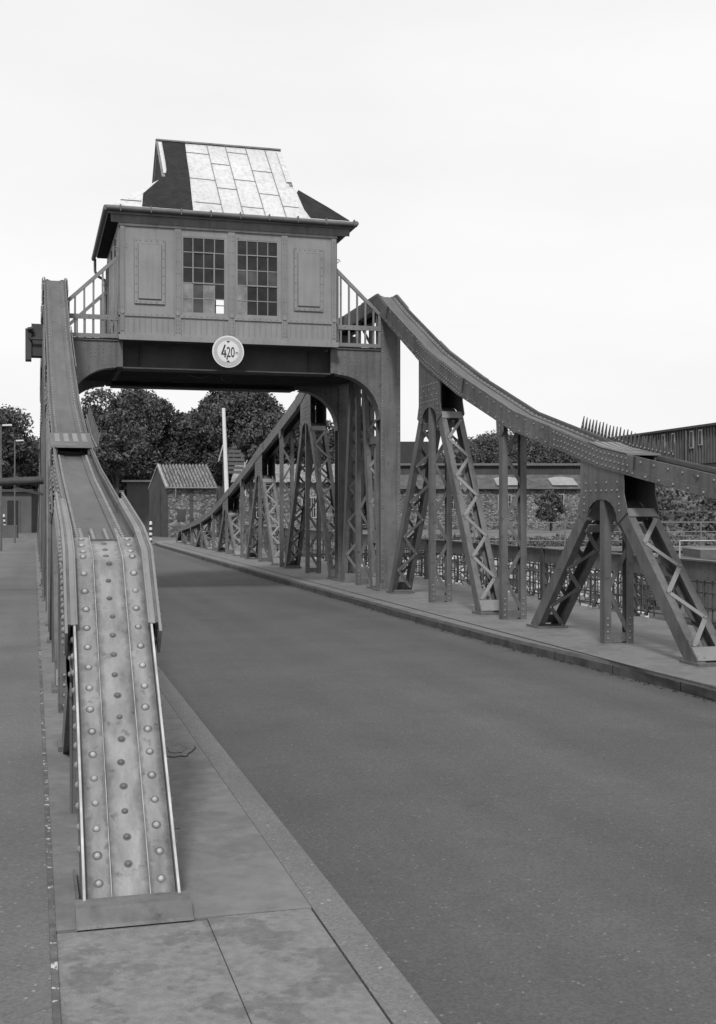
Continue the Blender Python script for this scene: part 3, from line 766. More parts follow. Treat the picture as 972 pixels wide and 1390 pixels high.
# windows
def window(x0, x1, y, face, seed):
    rnd = random.Random(seed)
    w_ = MB(); wd = x1-x0; nx, nz = 4, 5; pw = wd/nx; ph = (WZ1-WZ0)/nz
    w_.box(x0, x0+.022, y, y+.03, WZ0, WZ1).box(x1-.022, x1, y, y+.03, WZ0, WZ1).box(x0+.022, x1-.022, y, y+.03, WZ0, WZ0+.022).box(x0+.022, x1-.022, y, y+.03, WZ1-.022, WZ1)
    for i in range(1,nx): w_.box(x0+i*pw-.008, x0+i*pw+.008, y+.004, y+.024, WZ0+.022, WZ1-.022)
    for j in range(1,nz): w_.box(x0+.022, x1-.022, y+.0055, y+.0225, WZ0+j*ph-.008, WZ0+j*ph+.008)
    fy = y-.008                                                # opening casement frame
    ca, cb = (x0+pw, x1-pw*(1 if seed % 2 else 0)-.01); z0 = WZ0+2*ph; z1 = WZ0+4*ph
    w_.box(ca-.012, ca+.012, fy, y-.0005, z0, z1).box(cb-.012, cb+.012, fy, y-.0005, z0, z1).box(ca, cb, fy-.001, y-.0015, z0-.012, z0+.012).box(ca, cb, fy-.001, y-.0015, z1-.01, z1+.01)
    fr = w_.build('window_frame', 'cabin', cab)
    if seed > 4: return
    gl = MB()
    for i in range(nx):
        for j in range(nz):
            if seed == 1 and (i,j) in ((2,0),(3,0)) and rnd.random() < 1:
                if (i,j) == (3,0): continue
            k_ = 'glass' if (rnd.random() < .62 or j > 2) else 'glass3'
            if seed == 1 and j < 2 and i in (0,2): k_ = 'glass2'
            if seed == 2 and i == 0 and j < 3: k_ = 'glass2' if j < 2 else 'glass3'
            tl = rnd.uniform(-.004,.004)
            gl.use(k_); gl.box(x0+i*pw+.004, x0+(i+1)*pw-.004, y+.012+tl*.3, y+.016+tl*.3, WZ0+j*ph+.004, WZ0+(j+1)*ph-.004)
    gl.build('glass', None, fr)
window(*WIN[0], CY0+.004, 1, 1); window(*WIN[1], CY0+.004, 1, 2)
for k_, (a,b) in enumerate(WIN): window(a, b, CY1-.036, 1, 5+k_)
# roof: steep lower skirt, gablet ends
EX0, EX1, EY0, EY1, EZ = 1.32, 5.93, 21.92, 26.35, 7.24
RX0, RX1, RY, RZ = 2.42, 4.93, 24.15, 9.19
sl_ = (RZ-EZ)/(RY-EY0)
GZ = 8.12; GYf = EY0+(GZ-EZ)/sl_; GYr = 2*RY-GYf
def quadthick(mb, P, t=.03, nrm=None):
    P = [Vector(p) for p in P]
    n_ = nrm or (P[1]-P[0]).cross(P[2]-P[0]).normalized(); k_ = len(P)
    vs = P+[p-n_*t for p in P]
    mb.add(vs, [tuple(range(k_)), tuple(range(k_,2*k_))[::-1]]+[(i,(i+1)%k_,k_+(i+1)%k_,k_+i)[::-1] for i in range(k_)])
def onf(x, z): return (x, EY0+(z-EZ)/sl_, z)          # point on the front slope
rf = MB(); rf.use('zinc')
quadthick(rf, [(EX0,EY0,EZ),(EX1,EY0,EZ),(RX1,GYf,GZ),(RX1,RY,RZ),(RX0,RY,RZ),(RX0,GYf,GZ)])
quadthick(rf, [(EX1,EY1,EZ),(EX0,EY1,EZ),(RX0,GYr,GZ),(RX0,RY,RZ),(RX1,RY,RZ),(RX1,GYr,GZ)])
quadthick(rf, [(EX1,EY0,EZ),(EX1,EY1,EZ),(RX1,GYr,GZ),(RX1,GYf,GZ)])
quadthick(rf, [(EX0,EY1,EZ),(EX0,EY0,EZ),(RX0,GYf,GZ),(RX0,GYr,GZ)])
rf.use('felt')
rf.add([(RX0+.01,GYf,GZ),(RX0+.01,RY,RZ-.01),(RX0+.01,GYr,GZ),(RX1-.01,GYf,GZ),(RX1-.01,RY,RZ-.01),(RX1-.01,GYr,GZ)], [(0,1,2),(5,4,3)])
rf.add([(EX0+.02,EY0+.02,EZ-.045),(EX1-.02,EY0+.02,EZ-.045),(EX1-.02,EY1-.02,EZ-.045),(EX0+.02,EY1-.02,EZ-.045)], [(0,3,2,1)])
nf = Vector((0,-sl_,1)).normalized()
def patch(mb, P, t=.012):
    q = [Vector(onf(*p))+nf*t for p in P]; quadthick(mb, q, t*.95, nf)
wob = lambda a: a+random.uniform(-.02,.02)
hipl = lambda z: EX0+(RX0-EX0)*(z-EZ)/(GZ-EZ)
hipr = lambda z: EX1-(EX1-RX1)*(z-EZ)/(GZ-EZ)
sm = rf.use('seam')
def seam(x0,z0,x1,z1,wd=.012,h=.016):
    a = Vector(onf(x0,z0))+nf*h*.5; b = Vector(onf(x1,z1))+nf*h*.5; sm.bar(a, b, wd, h, nf)
xs = [3.02,3.42,3.80,4.22,4.62]
for x in xs[1:]: seam(x, EZ+.03, x-.0, RZ-.03)
cz = {0:(7.5,8.15,8.9),1:(7.93,8.62),2:(7.46,8.2,9.0),3:(7.85,8.5),4:(7.55,)}
for i in range(5):
    a = xs[i]; b = xs[i+1] if i < 4 else 4.93
    for z in (cz[i] if i in cz else ()): seam(a if i else 2.92, z, b, z-.02, .01, .012)
seam(1.55, 7.42, 1.93, 7.42)
sm.bar((RX0-.03,RY,RZ+.01),(RX1+.03,RY,RZ+.01), .10, .03)
for x in (RX0, RX1):
    for a,b in ((onf(x,GZ),(x,RY,RZ)), ((x,GYr,GZ),(x,RY,RZ))): sm.bar(a, b, .06, .03)
rfo = rf.build('roof', None, cab)
ft = MB(); patch(ft, [(1.93,EZ+.05),(2.86,EZ+.04),(2.89,7.7),(2.93,8.2),(2.95,8.7),(2.98,RZ),(RX0+.09,RZ),(RX0+.09,8.5),(2.50,8.3),(2.35,8.06),(1.98,7.62)], .014)
ft.build('felt_patch', 'felt', rfo); ft = MB(); patch(ft, [(5.1,EZ+.04),(5.86,EZ+.03),(hipr(7.6),7.6),(hipr(8.0)-.02,8.02),(5.0,7.95),(5.03,7.5)], .014)
ft.build('felt_patch', 'felt', rfo)
MB().bar(Vector(onf(RX0+.03,8.2))+nf*.03, Vector(onf(RX0+.03,9.1))+nf*.03, .05, .012, nf).build('verge_strip', 'zinc', rfo); vb = MB(); vb.bar(Vector(onf(RX1-.03,8.2))+nf*.03, Vector(onf(RX1-.03,9.1))+nf*.03, .10, .012, nf); vb.build('verge_strip', 'zinc', rfo)
gt = MB()
for a,b in (((EX0-.04,EY0-.05,EZ-.03),(EX1+.06,EY0-.05,EZ-.05)), ((EX0-.05,EY0-.05,EZ-.03),(EX0-.05,EY1+.05,EZ-.05)), ((EX1+.05,EY0-.05,EZ-.03),(EX1+.05,EY1+.05,EZ-.05))):
    gt.cyl(a, b, .048, n=10)
x = EX0+.2
while x < EX1: gt.box(x, x+.02, EY0-.105, EY0+.0, EZ-.09, EZ+.03); x += .55
gt.box(EX0, EX1, EY0-.0, EY0+.02, EZ-.12, EZ-.0)
gt.tube([(EX0-.02,EY1,EZ-.06),(EX0-.02,EY1,EZ-.32),(EX0+.02,EY1,EZ-.42),(EX0+.2,EY1,EZ-.52),(EX0+.22,EY1,5.2)], .03)
gt.build('gutter', 'gutter', cab)
MB().prism([(EY0+.02,EZ-.04),(CY0-.03,6.99),(CY0-.03,7.2),(EY0+.02,EZ-.02)], 'x', EX0+.05, EX1-.05).build('soffit', 'cabin_dark', cab)

# cabin-side railings with sloping handrails
def scroll(mb, x, y, z, s=1):
    pts = [(x+s*.055*(1-a/14)*math.cos(a*.62), y, z+.055*(1-a/14)*math.sin(a*.62)) for a in range(13)]; mb.tube(pts, .009, 5)
for side in (0,1):
    mir = (lambda x: x) if not side else (lambda x: 7.16-x)
    for yy, dim in ((YF-.19,0),(YR+.15,1)):
        rl = thing('sloped_railing', ['left','right'][side]+[' front',' rear'][dim]+' sloping steel bar railing between the cabin and truss top', 'railing', (mir(1.0), yy, 4.89), 0, 'sloping railings beside the cabin')
        h = MB(); h.bar((mir(.62),yy,5.55), (mir(1.52),yy,6.40), .05, .065, (0,0,1)); scroll(h, mir(1.47), yy-.02, 6.53, 1 if side else -1); h.build('handrail', 'steel_light', rl)
        b = MB()
        for k in range(5):
            x = .74+k*.165
            b.bar((mir(x),yy,4.9), (mir(x),yy,5.55+(x-.62)*.944), .035, .03, (0,1,0))
        b.bar((mir(1.47),yy,4.9),(mir(1.47),yy,6.3), .05,.05,(0,1,0)); b.bar((mir(.62),yy,4.9),(mir(.62),yy,5.53), .05,.04,(0,1,0))
        b.build('balusters', 'steel_light', rl)
        m_ = MB(); x0, x1 = sorted((mir(.60), mir(1.53))); m_.box(x0, x1, yy-.032, yy-.018, 5.22, 5.31)
        m_.box(x0, x1, yy-.04, yy-.0, 4.89, 4.96)
        for k in range(6): m_.rivet((mir(.66+k*.165), yy-.032, 5.265), (0,-1,0), .011)
        m_.build('midrail', 'steel_light', rl)

# crossbar over the left walkway
cb = thing('walkway_barrier_beam', 'dark horizontal tube beam crossing the left footpath beside the truss', 'barrier beam', (-1.2, 22.6, 2.2))
MB().cyl((-1.85,22.6,2.17),(.20,22.6,2.27),.075,n=14).build('tube', 'steel_dark', cb)
MB().bar((.2,22.62,2.0),(-.35,22.62,2.13),.04,.05).cyl((-1.85,22.6,.13),(-1.85,22.6,2.24),.07).build('support', 'steel_dark', cb)

# ============================================================ RIGHT PARAPET RAILING
rl = thing('parapet_railing', 'dark ornamental iron railing with deep top band along the right footpath edge', 'railing', (8.72, 13, ZP))
RXX = 8.72
nodes_ = [6.5+3.2*k for k in range(16)]
for y0, y1 in zip(nodes_, nodes_[1:]):
    tb = MB().box(RXX-.02, RXX+.02, y0+.06, y1-.06, .78, 1.03).box(RXX-.06, RXX+.06, y0+.06, y1-.06, 1.031, 1.055); tb.build('top_band', 'steel', rl)
    gr = MB()
    for z in (.22,.40,.60,.74): gr.box(RXX-.012, RXX+.012, y0+.06, y1-.06, z, z+.022)
    nb = 8
    for i in range(1, nb*2):
        y = y0+.06+(3.08)*i/(nb*2)
        gr.box(RXX-.008, RXX+.008, y-.008, y+.008, .17 if i % 4 else .28, .78)
    for c in range(4):                                        # hanging loops
        yc = y0+.06+3.08*(c+.5)/4
        pts = [(RXX-.02, yc-.11, .72)]+[(RXX-.02, yc-.11*math.cos(math.pi*i/8), .33-.11*math.sin(math.pi*i/8)) for i in range(9)]+[(RXX-.02, yc+.11, .72)]
        gr.tube(pts, .011, 5); gr.tube([(RXX-.02,yc,.75),(RXX-.02,yc,.17)], .013, 5)
        gr.cyl((RXX-.04,yc,.2),(RXX+.0,yc,.2), .03, n=8)
    gr.build('grille', 'steel_dark', rl)
for y in nodes_:
    MB().box(RXX-.055, RXX+.055, y-.055, y+.055, ZP, 1.06).box(RXX-.08, RXX+.08, y-.08, y+.08, ZP, ZP+.04).build('post', 'steel_dark', rl)

# ============================================================ FAR BANK
qw = MB()
def wallseg(mb, a, b, z0, z1, t=.6):
    a = Vector((a[0],a[1])); b = Vector((b[0],b[1])); d = (b-a).normalized(); n_ = Vector((-d.y,d.x))*t
    mb.hexa([(a.x,a.y,z0),(b.x,b.y,z0),(b.x+n_.x,b.y+n_.y,z0),(a.x+n_.x,a.y+n_.y,z0),(a.x,a.y,z1),(b.x,b.y,z1),(b.x+n_.x,b.y+n_.y,z1),(a.x+n_.x,a.y+n_.y,z1)])
qw.use('quay'); wallseg(qw, (9.0,43.6), (80,38), -3.3, .05, .5); wallseg(qw, (8.95,58.6),(8.9,43.6), -3.3, .02, -.4)
o = qw.build('quay_wall', None); tag(o, 'pale rubble stone quay wall across the basin behind the right railing', 'quay wall')
cp = MB(); wallseg(cp, (8.9,43.5),(80,37.9), .052, .22, .6); o = cp.build('quay_coping', 'rail'); tag(o, 'light stone coping edge topping the quay across the basin', 'coping')
fw = MB(); wallseg(fw, (-30,58.0),(9,58.0), -3.2, -.03, .5); o = fw.build('abutment_wall', 'quay'); tag(o, 'stone abutment wall at the far end of the bridge', 'abutment')
nw = MB(); wallseg(nw, (-30,3.9),(80,3.9), -3.2, -.03, .3); o = nw.build('near_abutment', 'quay'); tag(o, 'stone abutment wall under the near end of the bridge', 'abutment')
# quay fence
def rail_fence(label, a, b, n_, h, m_='rail'):
    t = thing('rail_fence', label, 'fence', (a[0],a[1],a[2]), 0, 'rail fences across the basin')
    A = Vector(a); B = Vector(b)
    rb = MB()
    for zz in (h, h*.66, h*.33): rb.cyl(A+Vector((0,0,zz)), B+Vector((0,0,zz)), .022, n=6)
    rb.build('rails', m_, t)
    for i in range(n_+1):
        p = A+(B-A)*i/n_; MB().cyl(p, p+Vector((0,0,h+.05)), .035, n=6).build('post', m_, t)
rail_fence('thin pale rail fence along the far quay before the stone warehouse', bank(3,50,0), bank(26,50,0), 12, 1.15)
rail_fence('taller wire fence in front of the overgrown slope', bank(15,62,0), bank(34,62,0), 7, 1.6, 'gutter')

def facing(name, label, cat, r, d, rz=0, group=None): return thing(name, label, cat, bank(r,d), -TH+rz, group)
def pantile_roof(mb, x0, x1, y0, z0, y1, z1, pitch=.30):     # ridged tile sheet from eave to ridge
    n_ = max(2, int((x1-x0)/pitch)); L_ = math.hypot(y1-y0, z1-z0); ny, nz = -(z1-z0)/L_, (y1-y0)/L_
    for i in range(n_):
        xa = x0+(x1-x0)*i/n_; xb = x0+(x1-x0)*(i+1)/n_; xm = xa+(xb-xa)*.45
        vs = []
        for yy, zz in ((y0,z0),(y1,z1)):
            vs += [(xa,yy,zz),(xm,yy+ny*.09,zz+nz*.09),(xb,yy,zz)]
        mb.add(vs, [(0,1,4,3),(1,2,5,4)])
# stone gatehouse with gable
G = facing('stone_gatehouse', 'small rubble stone house with white edged gable and ribbed tile roof at bridge end', 'house', -11.4, 71)
gw = MB(); gw.use('stone').box(0, 2.9, 0, .35, 0, 3.15).box(2.6,2.95,.35,4.2,0,3.1)
gw.build('front_wall', None, G, keep=False)
ga = MB(); ga.hexa([(-.35,.25,0),(-.002,.001,0),(-.002,.4,0),(-.35,.5,0),(-.35,.25,3.1),(-.002,.001,3.1),(-.002,.4,3.1),(-.35,.5,3.1)])
# gable wall receding to the left
gv = [(-.0,.0),( -1.8,3.8)]
def gp(t, z): return (-1.8*t, 3.8*t, z)
ga = MB(); ga.add([gp(0,0),gp(1,0),gp(1,3.0),gp(.5,4.35),gp(0,3.1)], [(0,4,3,2,1)]); ga.add([(p[0]+.3,p[1]+.14,p[2]) for p in (gp(0,0),gp(1,0),gp(1,3.0),gp(.5,4.35),gp(0,3.1))], [(0,1,2,3,4)])
ga.build('gable_wall', 'gable', G, keep=False)
dr = MB(); dr.hexa([Vector(gp(.38,0))+Vector((-.05,-.03,0)), Vector(gp(.38,0)), Vector(gp(.6,0)), Vector(gp(.6,0))+Vector((-.05,-.03,0)), Vector(gp(.38,2.9))+Vector((-.05,-.03,0)), Vector(gp(.38,2.9)), Vector(gp(.6,2.9)), Vector(gp(.6,2.9))+Vector((-.05,-.03,0))])
dr.build('door', 'hall', G, keep=False)
gr_ = MB(); a = Vector(gp(0,3.05)); b = Vector(gp(.5,4.4)); c = Vector(gp(1,3.0)); ex = Vector((3.0,0,0))
nr = 15
for (p, q) in ((a+Vector((0,-.25,-.08)), b),):
    for i in range(nr):
        x0_ = 3.05*i/nr; x1_ = 3.05*(i+1)/nr; xm = x0_+(x1_-x0_)*.5
        gr_.use('tiles').add([p+Vector((x0_,0,0)), p+Vector((xm,-.04,.11)), q+Vector((x0_,0,0)), q+Vector((xm,-.04,.11))], [(0,1,3,2)])
        gr_.use('tile_dark').add([p+Vector((xm,-.04,.11)), p+Vector((x1_,0,0)), q+Vector((xm,-.04,.11)), q+Vector((x1_,0,0))], [(0,1,3,2)])  # right side of each rib painted as its shaded side
gr_.add([b, c+Vector((-.1,.2,0)), c+Vector((3.0,.2,0)), b+ex], [(0,1,2,3)])
gr_.build('roof', None, G, keep=False)
bb = MB(); bb.bar(a+Vector((-.04,-.28,-.06)), b+Vector((-.04,-.02,.04)), .12, .16); bb.bar(b+Vector((-.04,0,.04)), c+Vector((-.06,.2,0)), .08, .1); bb.build('verge_board', 'oldtrim', G, keep=False)
gg = MB().cyl((-.05,-.3,2.98),(3.0,-.3,2.98),.06).cyl((.5,-.3,2.95),(.5,-.3,2.4),.04); gg.build('gutter', 'rail', G, keep=False)
MB().box(1.3,1.5,-.06,-.001,.0,3.0).box(.55,1.05,-.05,-.001,1.0,1.7).build('wall_fittings', 'gable', G, keep=False)

# long stone store behind the trusses
def warehouse(label, r0, r1, d, ze, zr, wins, m_wall='stone', roof='tiles', depth=5, skyl=()):
    T = facing('stone_warehouse', label, 'warehouse', r0, d)
    ln = r1-r0
    MB().box(0, ln, 0, depth, 0, ze).build('wall', m_wall, T, keep=False)
    rr = MB()
    if roof == 'tiles': pantile_roof(rr, -.15, ln+.15, -.35, ze-.05, depth*.5, zr, .34)
    else: rr.add([(-.15,-.4,ze-.02),(ln+.15,-.4,ze-.02),(ln+.15,depth*.5,zr),(-.15,depth*.5,zr)], [(0,1,2,3)])
    rr.add([(-.15,depth*.5,zr),(ln+.15,depth*.5,zr),(ln+.15,depth+.3,ze),(-.15,depth+.3,ze)], [(0,1,2,3)])
    rr.add([(0,0,ze),(0,depth*.5,zr-.1),(0,depth,ze),(ln,0,ze),(ln,depth*.5,zr-.1),(ln,depth,ze)], [(0,1,2),(5,4,3)])
    ro = rr.build('roof', roof, T, keep=False)
    sk = zr-ze
    for x, wd in skyl:
        z0 = ze+sk*.2; z1 = ze+sk*.75; yy = lambda z: -.4+(z-ze)/(sk)*(depth*.5+.4)
        k_ = MB(); k_.hexa([(x,yy(z0)-.2,z0+.05),(x+wd,yy(z0)-.2,z0+.05),(x+wd,yy(z1),z1),(x,yy(z1),z1),(x+wd*.25,yy(z0),z0+.35),(x+wd*.75,yy(z0),z0+.35),(x+wd*.7,yy(z1)+.1,z1+.12),(x+wd*.3,yy(z1)+.1,z1+.12)])
        k_.build('skylight', 'skyl', ro)
        kk = kids(ro)[-1]; kk.matrix_parent_inverse = Matrix.Identity(4)
    for x, wd, z0, z1 in wins:
        f_ = MB().box(x-.08, x, -.06, -.001, z0-.08, z1+.08).box(x+wd, x+wd+.08, -.06, -.001, z0-.08, z1+.08).box(x, x+wd, -.06, -.001, z0-.08, z0).box(x, x+wd, -.06, -.001, z1, z1+.08)
        for i in range(1,6): f_.box(x+wd*i/6-.02, x+wd*i/6+.02, -.05, -.0015, z0, z1)
        f_.box(x, x+wd, -.045, -.002, (z0+z1)/2-.03, (z0+z1)/2+.03)
        fo = f_.build('window', 'oldtrim', T, keep=False)
        p_ = MB().box(x, x+wd, -.02, -.0025, z0, z1).build('pane', 'dark', fo); p_.matrix_parent_inverse = Matrix.Identity(4)
    return T
warehouse('long stone store with ribbed tile roof seen through the right truss behind the barrier pole', -7.9, -.5, 75, 3.4, 4.6, [(1.2,.8,1.2,2.4),(4.4,.8,1.2,2.4)])
WH = warehouse('stone warehouse with barred white windows and white skylights on a mossy roof', 2.6, 24.5, 100, 3.4, 4.7,
    [(1.6,.95,1.7,2.8),(5.0,.95,1.7,2.8),(9.3,1.0,1.7,2.85),(13.7,1.05,1.7,2.9),(16.5,1.15,1.7,2.9)], roof='roofold', depth=8, skyl=((9.2,2.0),(13.9,2.2),(5.0,1.2)))
# boarded hall behind
H = facing('boarded_hall', 'long low hall with dark ribbed board upper wall behind the stone warehouse', 'hall', 2.5, 112)
hm = MB().box(0, 24, 0, 10, 0, 5.75)
for i in range(80): hm.box(i*.3, i*.3+.08, -.05, -.001, 3, 5.7)
hm.build('wall', 'hall', H, keep=False)
MB().box(-.2, 24.2, -.3, 10, 5.76, 6.0).build('roof', 'gutter', H, keep=False)
MB().box(-.2, 24, -.34, -.31, 5.85, 5.98).build('gutter', 'rail', H, keep=False)
hr_ = MB().add([(-9,-.3,6.01),(5.6,-.3,6.01),(5.0,4,8.3),(-9,4,8.3),(5.6,9,6.01),(-9,9,6.01)], [(0,1,2,3),(3,2,4,5),(1,4,2),(0,3,5)])
hr_.build('raised_roof', 'felt', H, keep=False)
# factory hall on the right, running away to the left
Fx = thing('factory_hall', 'tall factory hall with corrugated upper cladding at the right edge', 'factory', bank(30.3,100), -TH-R(78.0))
MB().box(-60, 20, 0, 25, 0, 5.6).build('lower_wall', 'cladlow', Fx, keep=False)
fu = MB().box(-60, 20, -.15, 25, 5.601, 8.75)
for i in range(160): fu.box(-60+i*.5, -60+i*.5+.2, -.27, -.151, 5.62, 8.74)
fu.build('upper_cladding', 'clad', Fx, keep=False)
MB().box(-60.2, 20.2, -.5, 25.2, 8.751, 8.95).build('roof_edge', 'hall', Fx, keep=False)
for x, z0 in ((-9.1,6.0),(-7.2,6.9),(-3.76,7.0),(-2.2,7.2)):
    f_ = MB().box(x-.35, x+.35, -.32, -.275, z0, 8.55).build('window', 'pale', Fx, keep=False)
    p_ = MB().box(x-.22, x+.22, -.34, -.321, z0+.1, 8.45).build('pane', 'hall', f_); p_.matrix_parent_inverse = Matrix.Identity(4)
for x in (-12.7,-4.5): MB().tube([(x,-.42,8.6),(x,-.42,5.9),(x,-.2,5.5),(x,-.2,.5)], .10, 6).build('downpipe', 'gutter', Fx, keep=False)

# left yard: low hut, plain shed, fence posts, gateway
Ht = facing('garden_hut', 'low grey plaster hut with flat pale roof edge under the trees', 'hut', -17.2, 88)
MB().box(0, 3.0, 0, 3, 0, 3.7).build('wall', 'plaster', Ht, keep=False); MB().box(-.3, 3.4, -.4, 3.3, 3.71, 3.85).build('roof', 'pale', Ht, keep=False)
f_ = MB().box(-1.1,-.95,-.1,.1,0,3.1).box(-.35,-.2,-.1,.1,0,3.1).box(-.95,-.35,-.1,.1,2.9,3.1).build('porch_frame', 'pale', Ht, keep=False)
Sh = facing('grey_shed', 'grey yard shed with white framed doorway seen left of the left truss', 'shed', -25.6, 84)
MB().box(-1.5, 2.4, 0, 3, 0, 2.9).build('wall', 'plaster', Sh, keep=False); MB().box(-1.7, 2.6, -.3, 3.2, 2.91, 3.1).build('roof', 'hall', Sh, keep=False)
MB().box(.6,.7,-.06,-.001,.0,2.4).box(1.5,1.6,-.06,-.001,0,2.4).box(.7,1.5,-.06,-.001,2.3,2.4).build('door_frame', 'plaster', Sh, keep=False)
MB().box(.7,1.5,-.03,-.002,0,2.3).build('door', 'dark', Sh, keep=False)
yw = MB().box(0, 5.5, 0, .3, 0, .75); o = yw.build('low_yard_wall', 'plaster'); o.location = bank(-22.5+ -3.2,70); o.rotation_euler = (0,0,-TH); tag(o, 'low light plaster wall bounding the yard left of the bridge end', 'wall')

# street lamps
def lamp(label, x, y, h, arm):
    t = thing('street_lamp', label, 'street lamp', (x,y,0), 0, 'street lamps left of the bridge')
    MB().cyl((x,y,0),(x,y,h),.045,.03,10).build('pole', 'gutter', t)
    MB().bar((x+.05,y,h-.02),(x+arm,y,h+.0),.16,.06).build('lamp_head', 'white', t)
lamp('nearer street lamp with flat white head on the left footpath', -1.18, 47.0, 4.93, .40)
lamp('farther street lamp with flat white head next to the left truss', -.83, 57.9, 4.95, .40)
# striped posts
def stripe_post(label, x, y, h, lean=0):
    t = thing('striped_bollard', label, 'bollard', (x,y,0), 0, 'black and white striped bollards')
    b = MB(); n_ = 8
    for i in range(n_):
        b.use('white' if i % 2 else 'black'); z0 = h*i/n_; z1 = h*(i+1)/n_
        b.cyl((x+lean*z0,y,z0),(x+lean*z1,y,z1-.002), .075, n=10)
    b.cyl((x+lean*h,y,h),(x+lean*h,y,h+.04),.075,.03,10)
    b.build('striped_shaft', None, t); MB().cyl((x,y,0),(x,y,.03),.13,n=10).build('base', 'gutter', t)
stripe_post('black and white banded post in the road before the stone gatehouse', 5.75, 60.6, 1.05)
stripe_post('leaning banded post on the path at the far left end', *bank(-23.9,85)[:2], 1.4, .14)
stripe_post('thin banded post behind the street lamp pole', *bank(-24.75,83)[:2], 1.3, -.08)
# raised barrier arm with striped board and machine box
ba = thing('raised_barrier', 'raised white barrier pole with mesh board standing upright beyond the bridge', 'barrier', (9.8,61.6,0))
MB().cyl((9.85,61.6,1.0),(9.62,61.6,7.0),.13,.09,10).build('barrier_arm', 'white', ba)
MB().box(9.55,10.15,61.65,62.1,0,1.5).box(9.6,9.68,61.7,61.8,1.5,5.0).build('machine_post', 'gable', ba)
wb = MB()
for i in range(7):
    wdt = (.12,.34,.48,.52,.52,.46,.34)[i]; z = 5.05-.22*i; wb.box(10.22-wdt, 10.22+wdt, 61.68, 61.72, z-.15, z)
wb.build('slatted_board', 'plaster', ba)
MB().bar((9.6,61.6,5.1),(9.35,61.6,4.2),.05,.05).bar((10.75,61.7,4.2),(10.8,61.7,2.4),.05,.05).bar((10.7,61.7,3.9),(10.9,61.7,4.3),.04,.04).build('stay_rods', 'pale', ba)

# floating timber fender and deck gear on the far quay seen through the right railing
fd = thing('fender_roller', 'dark cylindrical fender lying on its cradle beyond the right railing', 'fender', (11.0, 19.6, -.6))
MB().cyl((10.6,19.3,-.25),(12.2,18.6,-.3),.17,n=16).build('roller', 'steel_dark', fd)
MB().box(10.3,12.5,18.2,20.2,-1.1,-.62).build('cradle', 'steel', fd)
MB().box(10.42,10.5,18.8,19.6,-.615,-.1).build('white_marker', 'white', fd)
jb = thing('mooring_barge', 'low moored barge with pale hatch cover beyond the railing at the right edge', 'barge', bank(14,44,-3), -TH)
hl = MB().prism([(-1.6,0),(10,0),(11.4,2.95),(-3.0,2.95)], 'y', -2.2, 2.2); hl.build('hull', 'steel_dark', jb, keep=False)
MB().box(.6,9.6,-1.3,1.3,2.951,3.45).build('hatch_cover', 'tarp', jb, keep=False)
MB().box(-1.6,.0,-1.2,1.2,2.951,3.25).build('deck_house', 'gutter', jb, keep=False)
rr = MB()
for i in range(8): rr.cyl((-2.6+i*1.9,-2.1,2.95),(-2.6+i*1.9,-2.1,3.6),.03,n=6)
rr.cyl((-2.6,-2.1,3.6),(10.8,-2.1,3.6),.03,n=6); rr.build('deck_rail', 'pale', jb, keep=False)

# ============================================================ VEGETATION
import numpy as np
def leaves(name, m_, parent, clumps, n_per, size, seed, flat=.8):
    rg = np.random.default_rng(seed); P = []
    for (x,y,z,r) in clumps:
        k_ = int(n_per*r*r); v = rg.normal(size=(k_,3)); v /= np.linalg.norm(v,axis=1)[:,None]
        rad = r*np.clip(rg.normal(.88,.16,size=k_),.2,1.2); P.append(np.array([x,y,z])+v*rad[:,None]*np.array([1,1,flat]))
    P = np.concatenate(P); n_ = len(P)
    a = rg.normal(size=(n_,3)); a /= np.linalg.norm(a,axis=1)[:,None]; b = rg.normal(size=(n_,3)); b = np.cross(a,b); b /= np.linalg.norm(b,axis=1)[:,None]
    sz = size*rg.uniform(.5,1.4,size=n_)[:,None]
    V = np.stack([P-a*sz, P+b*sz*.55, P+a*sz, P-b*sz*.55],axis=1).reshape(-1,3)
    me = bpy.data.meshes.new(name); me.vertices.add(n_*4); me.vertices.foreach_set('co', V.astype(np.float32).ravel())
    me.loops.add(n_*4); me.loops.foreach_set('vertex_index', np.arange(n_*4,dtype=np.int32))
    me.polygons.add(n_); me.polygons.foreach_set('loop_start', np.arange(n_,dtype=np.int32)*4)
    me.materials.append(M[m_]); me.update(); me.validate()
    o = bpy.data.objects.new(name, me); COL.objects.link(o)
    if parent: o.parent = parent
    return o
def tree(label, r, d, h, wd, seed, base=.22, m_='leaf', nm='broadleaf_tree', n_per=560, size=.135, nc=64):
    rnd = random.Random(seed); T = thing(nm, label, 'tree', bank(r,d), rnd.uniform(0,6), 'trees at the far end of the bridge')
    tr = MB(); th = h*.45; tr.cyl((0,0,0),(.1,.05,th), .28*h/10, .18*h/10, 9)
    clumps = []
    zc_ = h*(base+(1-base)/2); rz_ = h*(1-base)/2
    for i in range(nc):
        t = rnd.uniform(0,2*math.pi); u = rnd.uniform(-1,1); rr_ = rnd.uniform(.5,.98)
        q = math.sqrt(1-u*u)
        cr_ = (rnd.uniform(.12,.2) if rr_ < .82 else rnd.uniform(.05,.11))*wd
        clumps.append((wd/2*rr_*q*math.cos(t), wd/2*rr_*q*math.sin(t), zc_+rz_*rr_*u*(1 if u > 0 else .9), cr_))
    for i in range(7): 
        c_ = clumps[(i*5) % len(clumps)]; tr.cyl((.1,.05,th*rnd.uniform(.6,.98)), (c_[0]*.8,c_[1]*.8,c_[2]), .09*h/10, .03*h/10, 6)
    tr.build('trunk', 'barkm', T, keep=False)
    leaves('crown', m_, T, clumps, n_per, size, seed)
    return T
tree('round crowned tree between the left truss spike and the gatehouse', -19.0, 96, 11.6, 9.6, 11)
